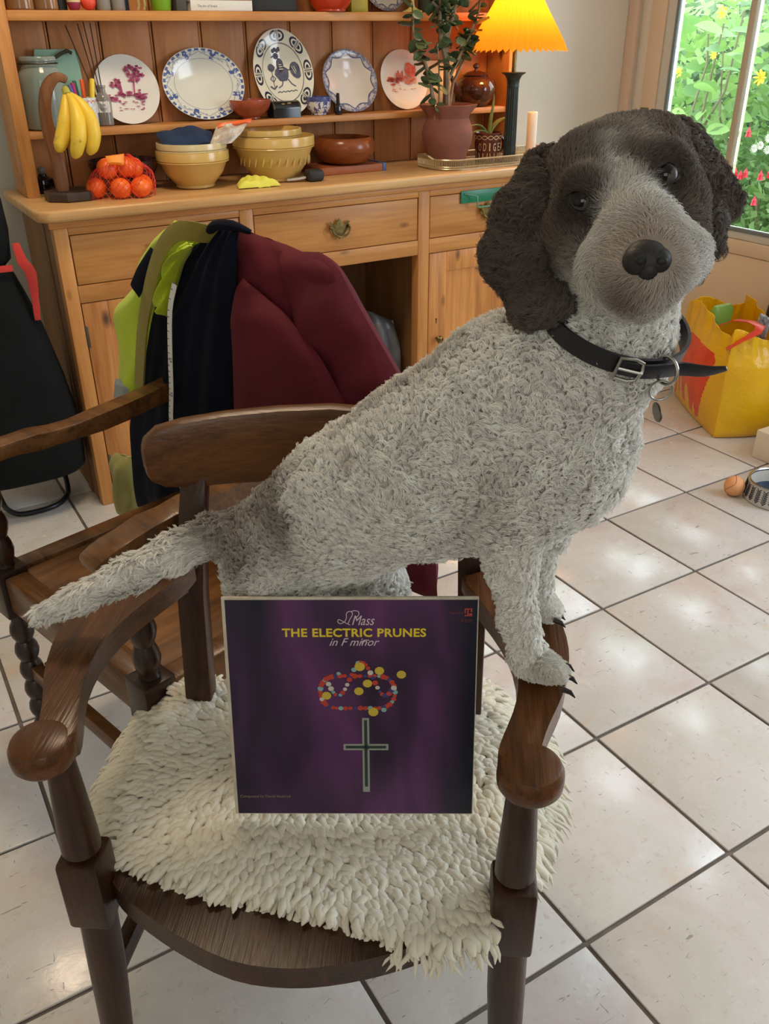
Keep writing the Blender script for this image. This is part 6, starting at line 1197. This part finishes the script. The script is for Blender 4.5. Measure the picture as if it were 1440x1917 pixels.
# collar with buckle, rings and tag
cn = np.array((.634, .612, 1.093)); cax = np.array((.02, -.36, .93)); cax /= np.linalg.norm(cax)
c1 = np.array((.859, -.512, 0)); c1 -= cax*(c1@cax); c1 /= np.linalg.norm(c1); c2 = np.cross(cax, c1); leather = mat('black_leather', S(24, 25, 30), .38, bump=.3, bscale=260)
RC1, RC2 = .0715, .0715
cp_ = lambda a, r=0, h=0: Vector(cn+c1*(RC1+r)*cos(a)+c2*(RC2+r)*sin(a)+cax*h)
col_ = obj('collar', (lambda b: (b.faces([cp_(2*pi*k/64, r, h) for k in range(64) for r, h in ((0, -.0095), (.0035, -.0095), (.0035, .0095), (0, .0095))], [((k*4+j), (k*4+(j+1) % 4), ((k+1) % 64)*4+(j+1) % 4, ((k+1) % 64)*4+j) for k in range(64) for j in range(4)]), b)[1])(B()), leather, dog)
A0 = math.atan2(float((np.array((.6175, .5542, 1.056))-cn)@c2), float((np.array((.6175, .5542, 1.056))-cn)@c1))
def ringat(p, nrm, r, t): 
    n = Vector(nrm).normalized(); a = n.orthogonal().normalized(); b = n.cross(a); return B().tube([Vector(p)+r*(cos(x)*a+sin(x)*b) for x in [2*pi*k/28 for k in range(29)]], t, 8)
dirc = lambda a: Vector(c1*cos(a)+c2*sin(a)); tan = lambda a: Vector(-c1*sin(a)+c2*cos(a)); sgn = 1 if tan(A0).dot(Vector((.859, -.512, 0))) > 0 else -1
b = B(); q = cp_(A0-sgn*.32, .008); T_, K_ = tan(A0-sgn*.32)*sgn, Vector(cax)
fr2 = [q+T_*x+K_*y for x, y in ((-.010, -.011), (.004, -.0125), (.012, -.010), (.014, 0), (.012, .010), (.004, .0125), (-.010, .011))]; b.tube(fr2+[fr2[0]], .0019, 8).tube([q-T_*.010, q+T_*.014+dirc(A0)*.002], .0017, 8); obj('buckle', b, silver, col_)
obj('collar_tongue', B().bar([cp_(A0-sgn*.45, .006), cp_(A0-sgn*.1, .0075), cp_(A0+sgn*.25, .008), cp_(A0+sgn*.42, .010)+T_*.004, cp_(A0+sgn*.45, .012)+T_*.018+dirc(A0)*.006+K_*.006, cp_(A0+sgn*.45, .012)+T_*.031+dirc(A0)*.012+K_*.017], [.015, .016, .016, .0155, .014, .005], .003, up=tuple(dirc(A0)), bev=.0008, sm=3), leather, col_)
qr = cp_(A0+sgn*.22, .008); obj('keeper_ring', ringat(qr, tan(A0+sgn*.22), .0135, .0016), silver, col_)
qd = cp_(A0+sgn*.20, .014, -.019); rg = obj('split_ring', ringat(qd, Vector((.45, .75, .2)), .011, .0011), silver, col_)
obj('name_tag', B().lathe([(.002, -.0008), (.0085, -.0008), (.009, 0), (.0085, .0008), (.002, .0008)], (0, 0, 0), 24, M=Matrix.Translation(qd-Vector((0, 0, .0225))) @ Vector((.857, -.516, .05)).to_track_quat('Z', 'Y').to_matrix().to_4x4() @ Matrix.Diagonal((1.6, 1.0, 1.4, 1))), mat('tag_bronze', S(112, 98, 76), .35, 1.0), col_)
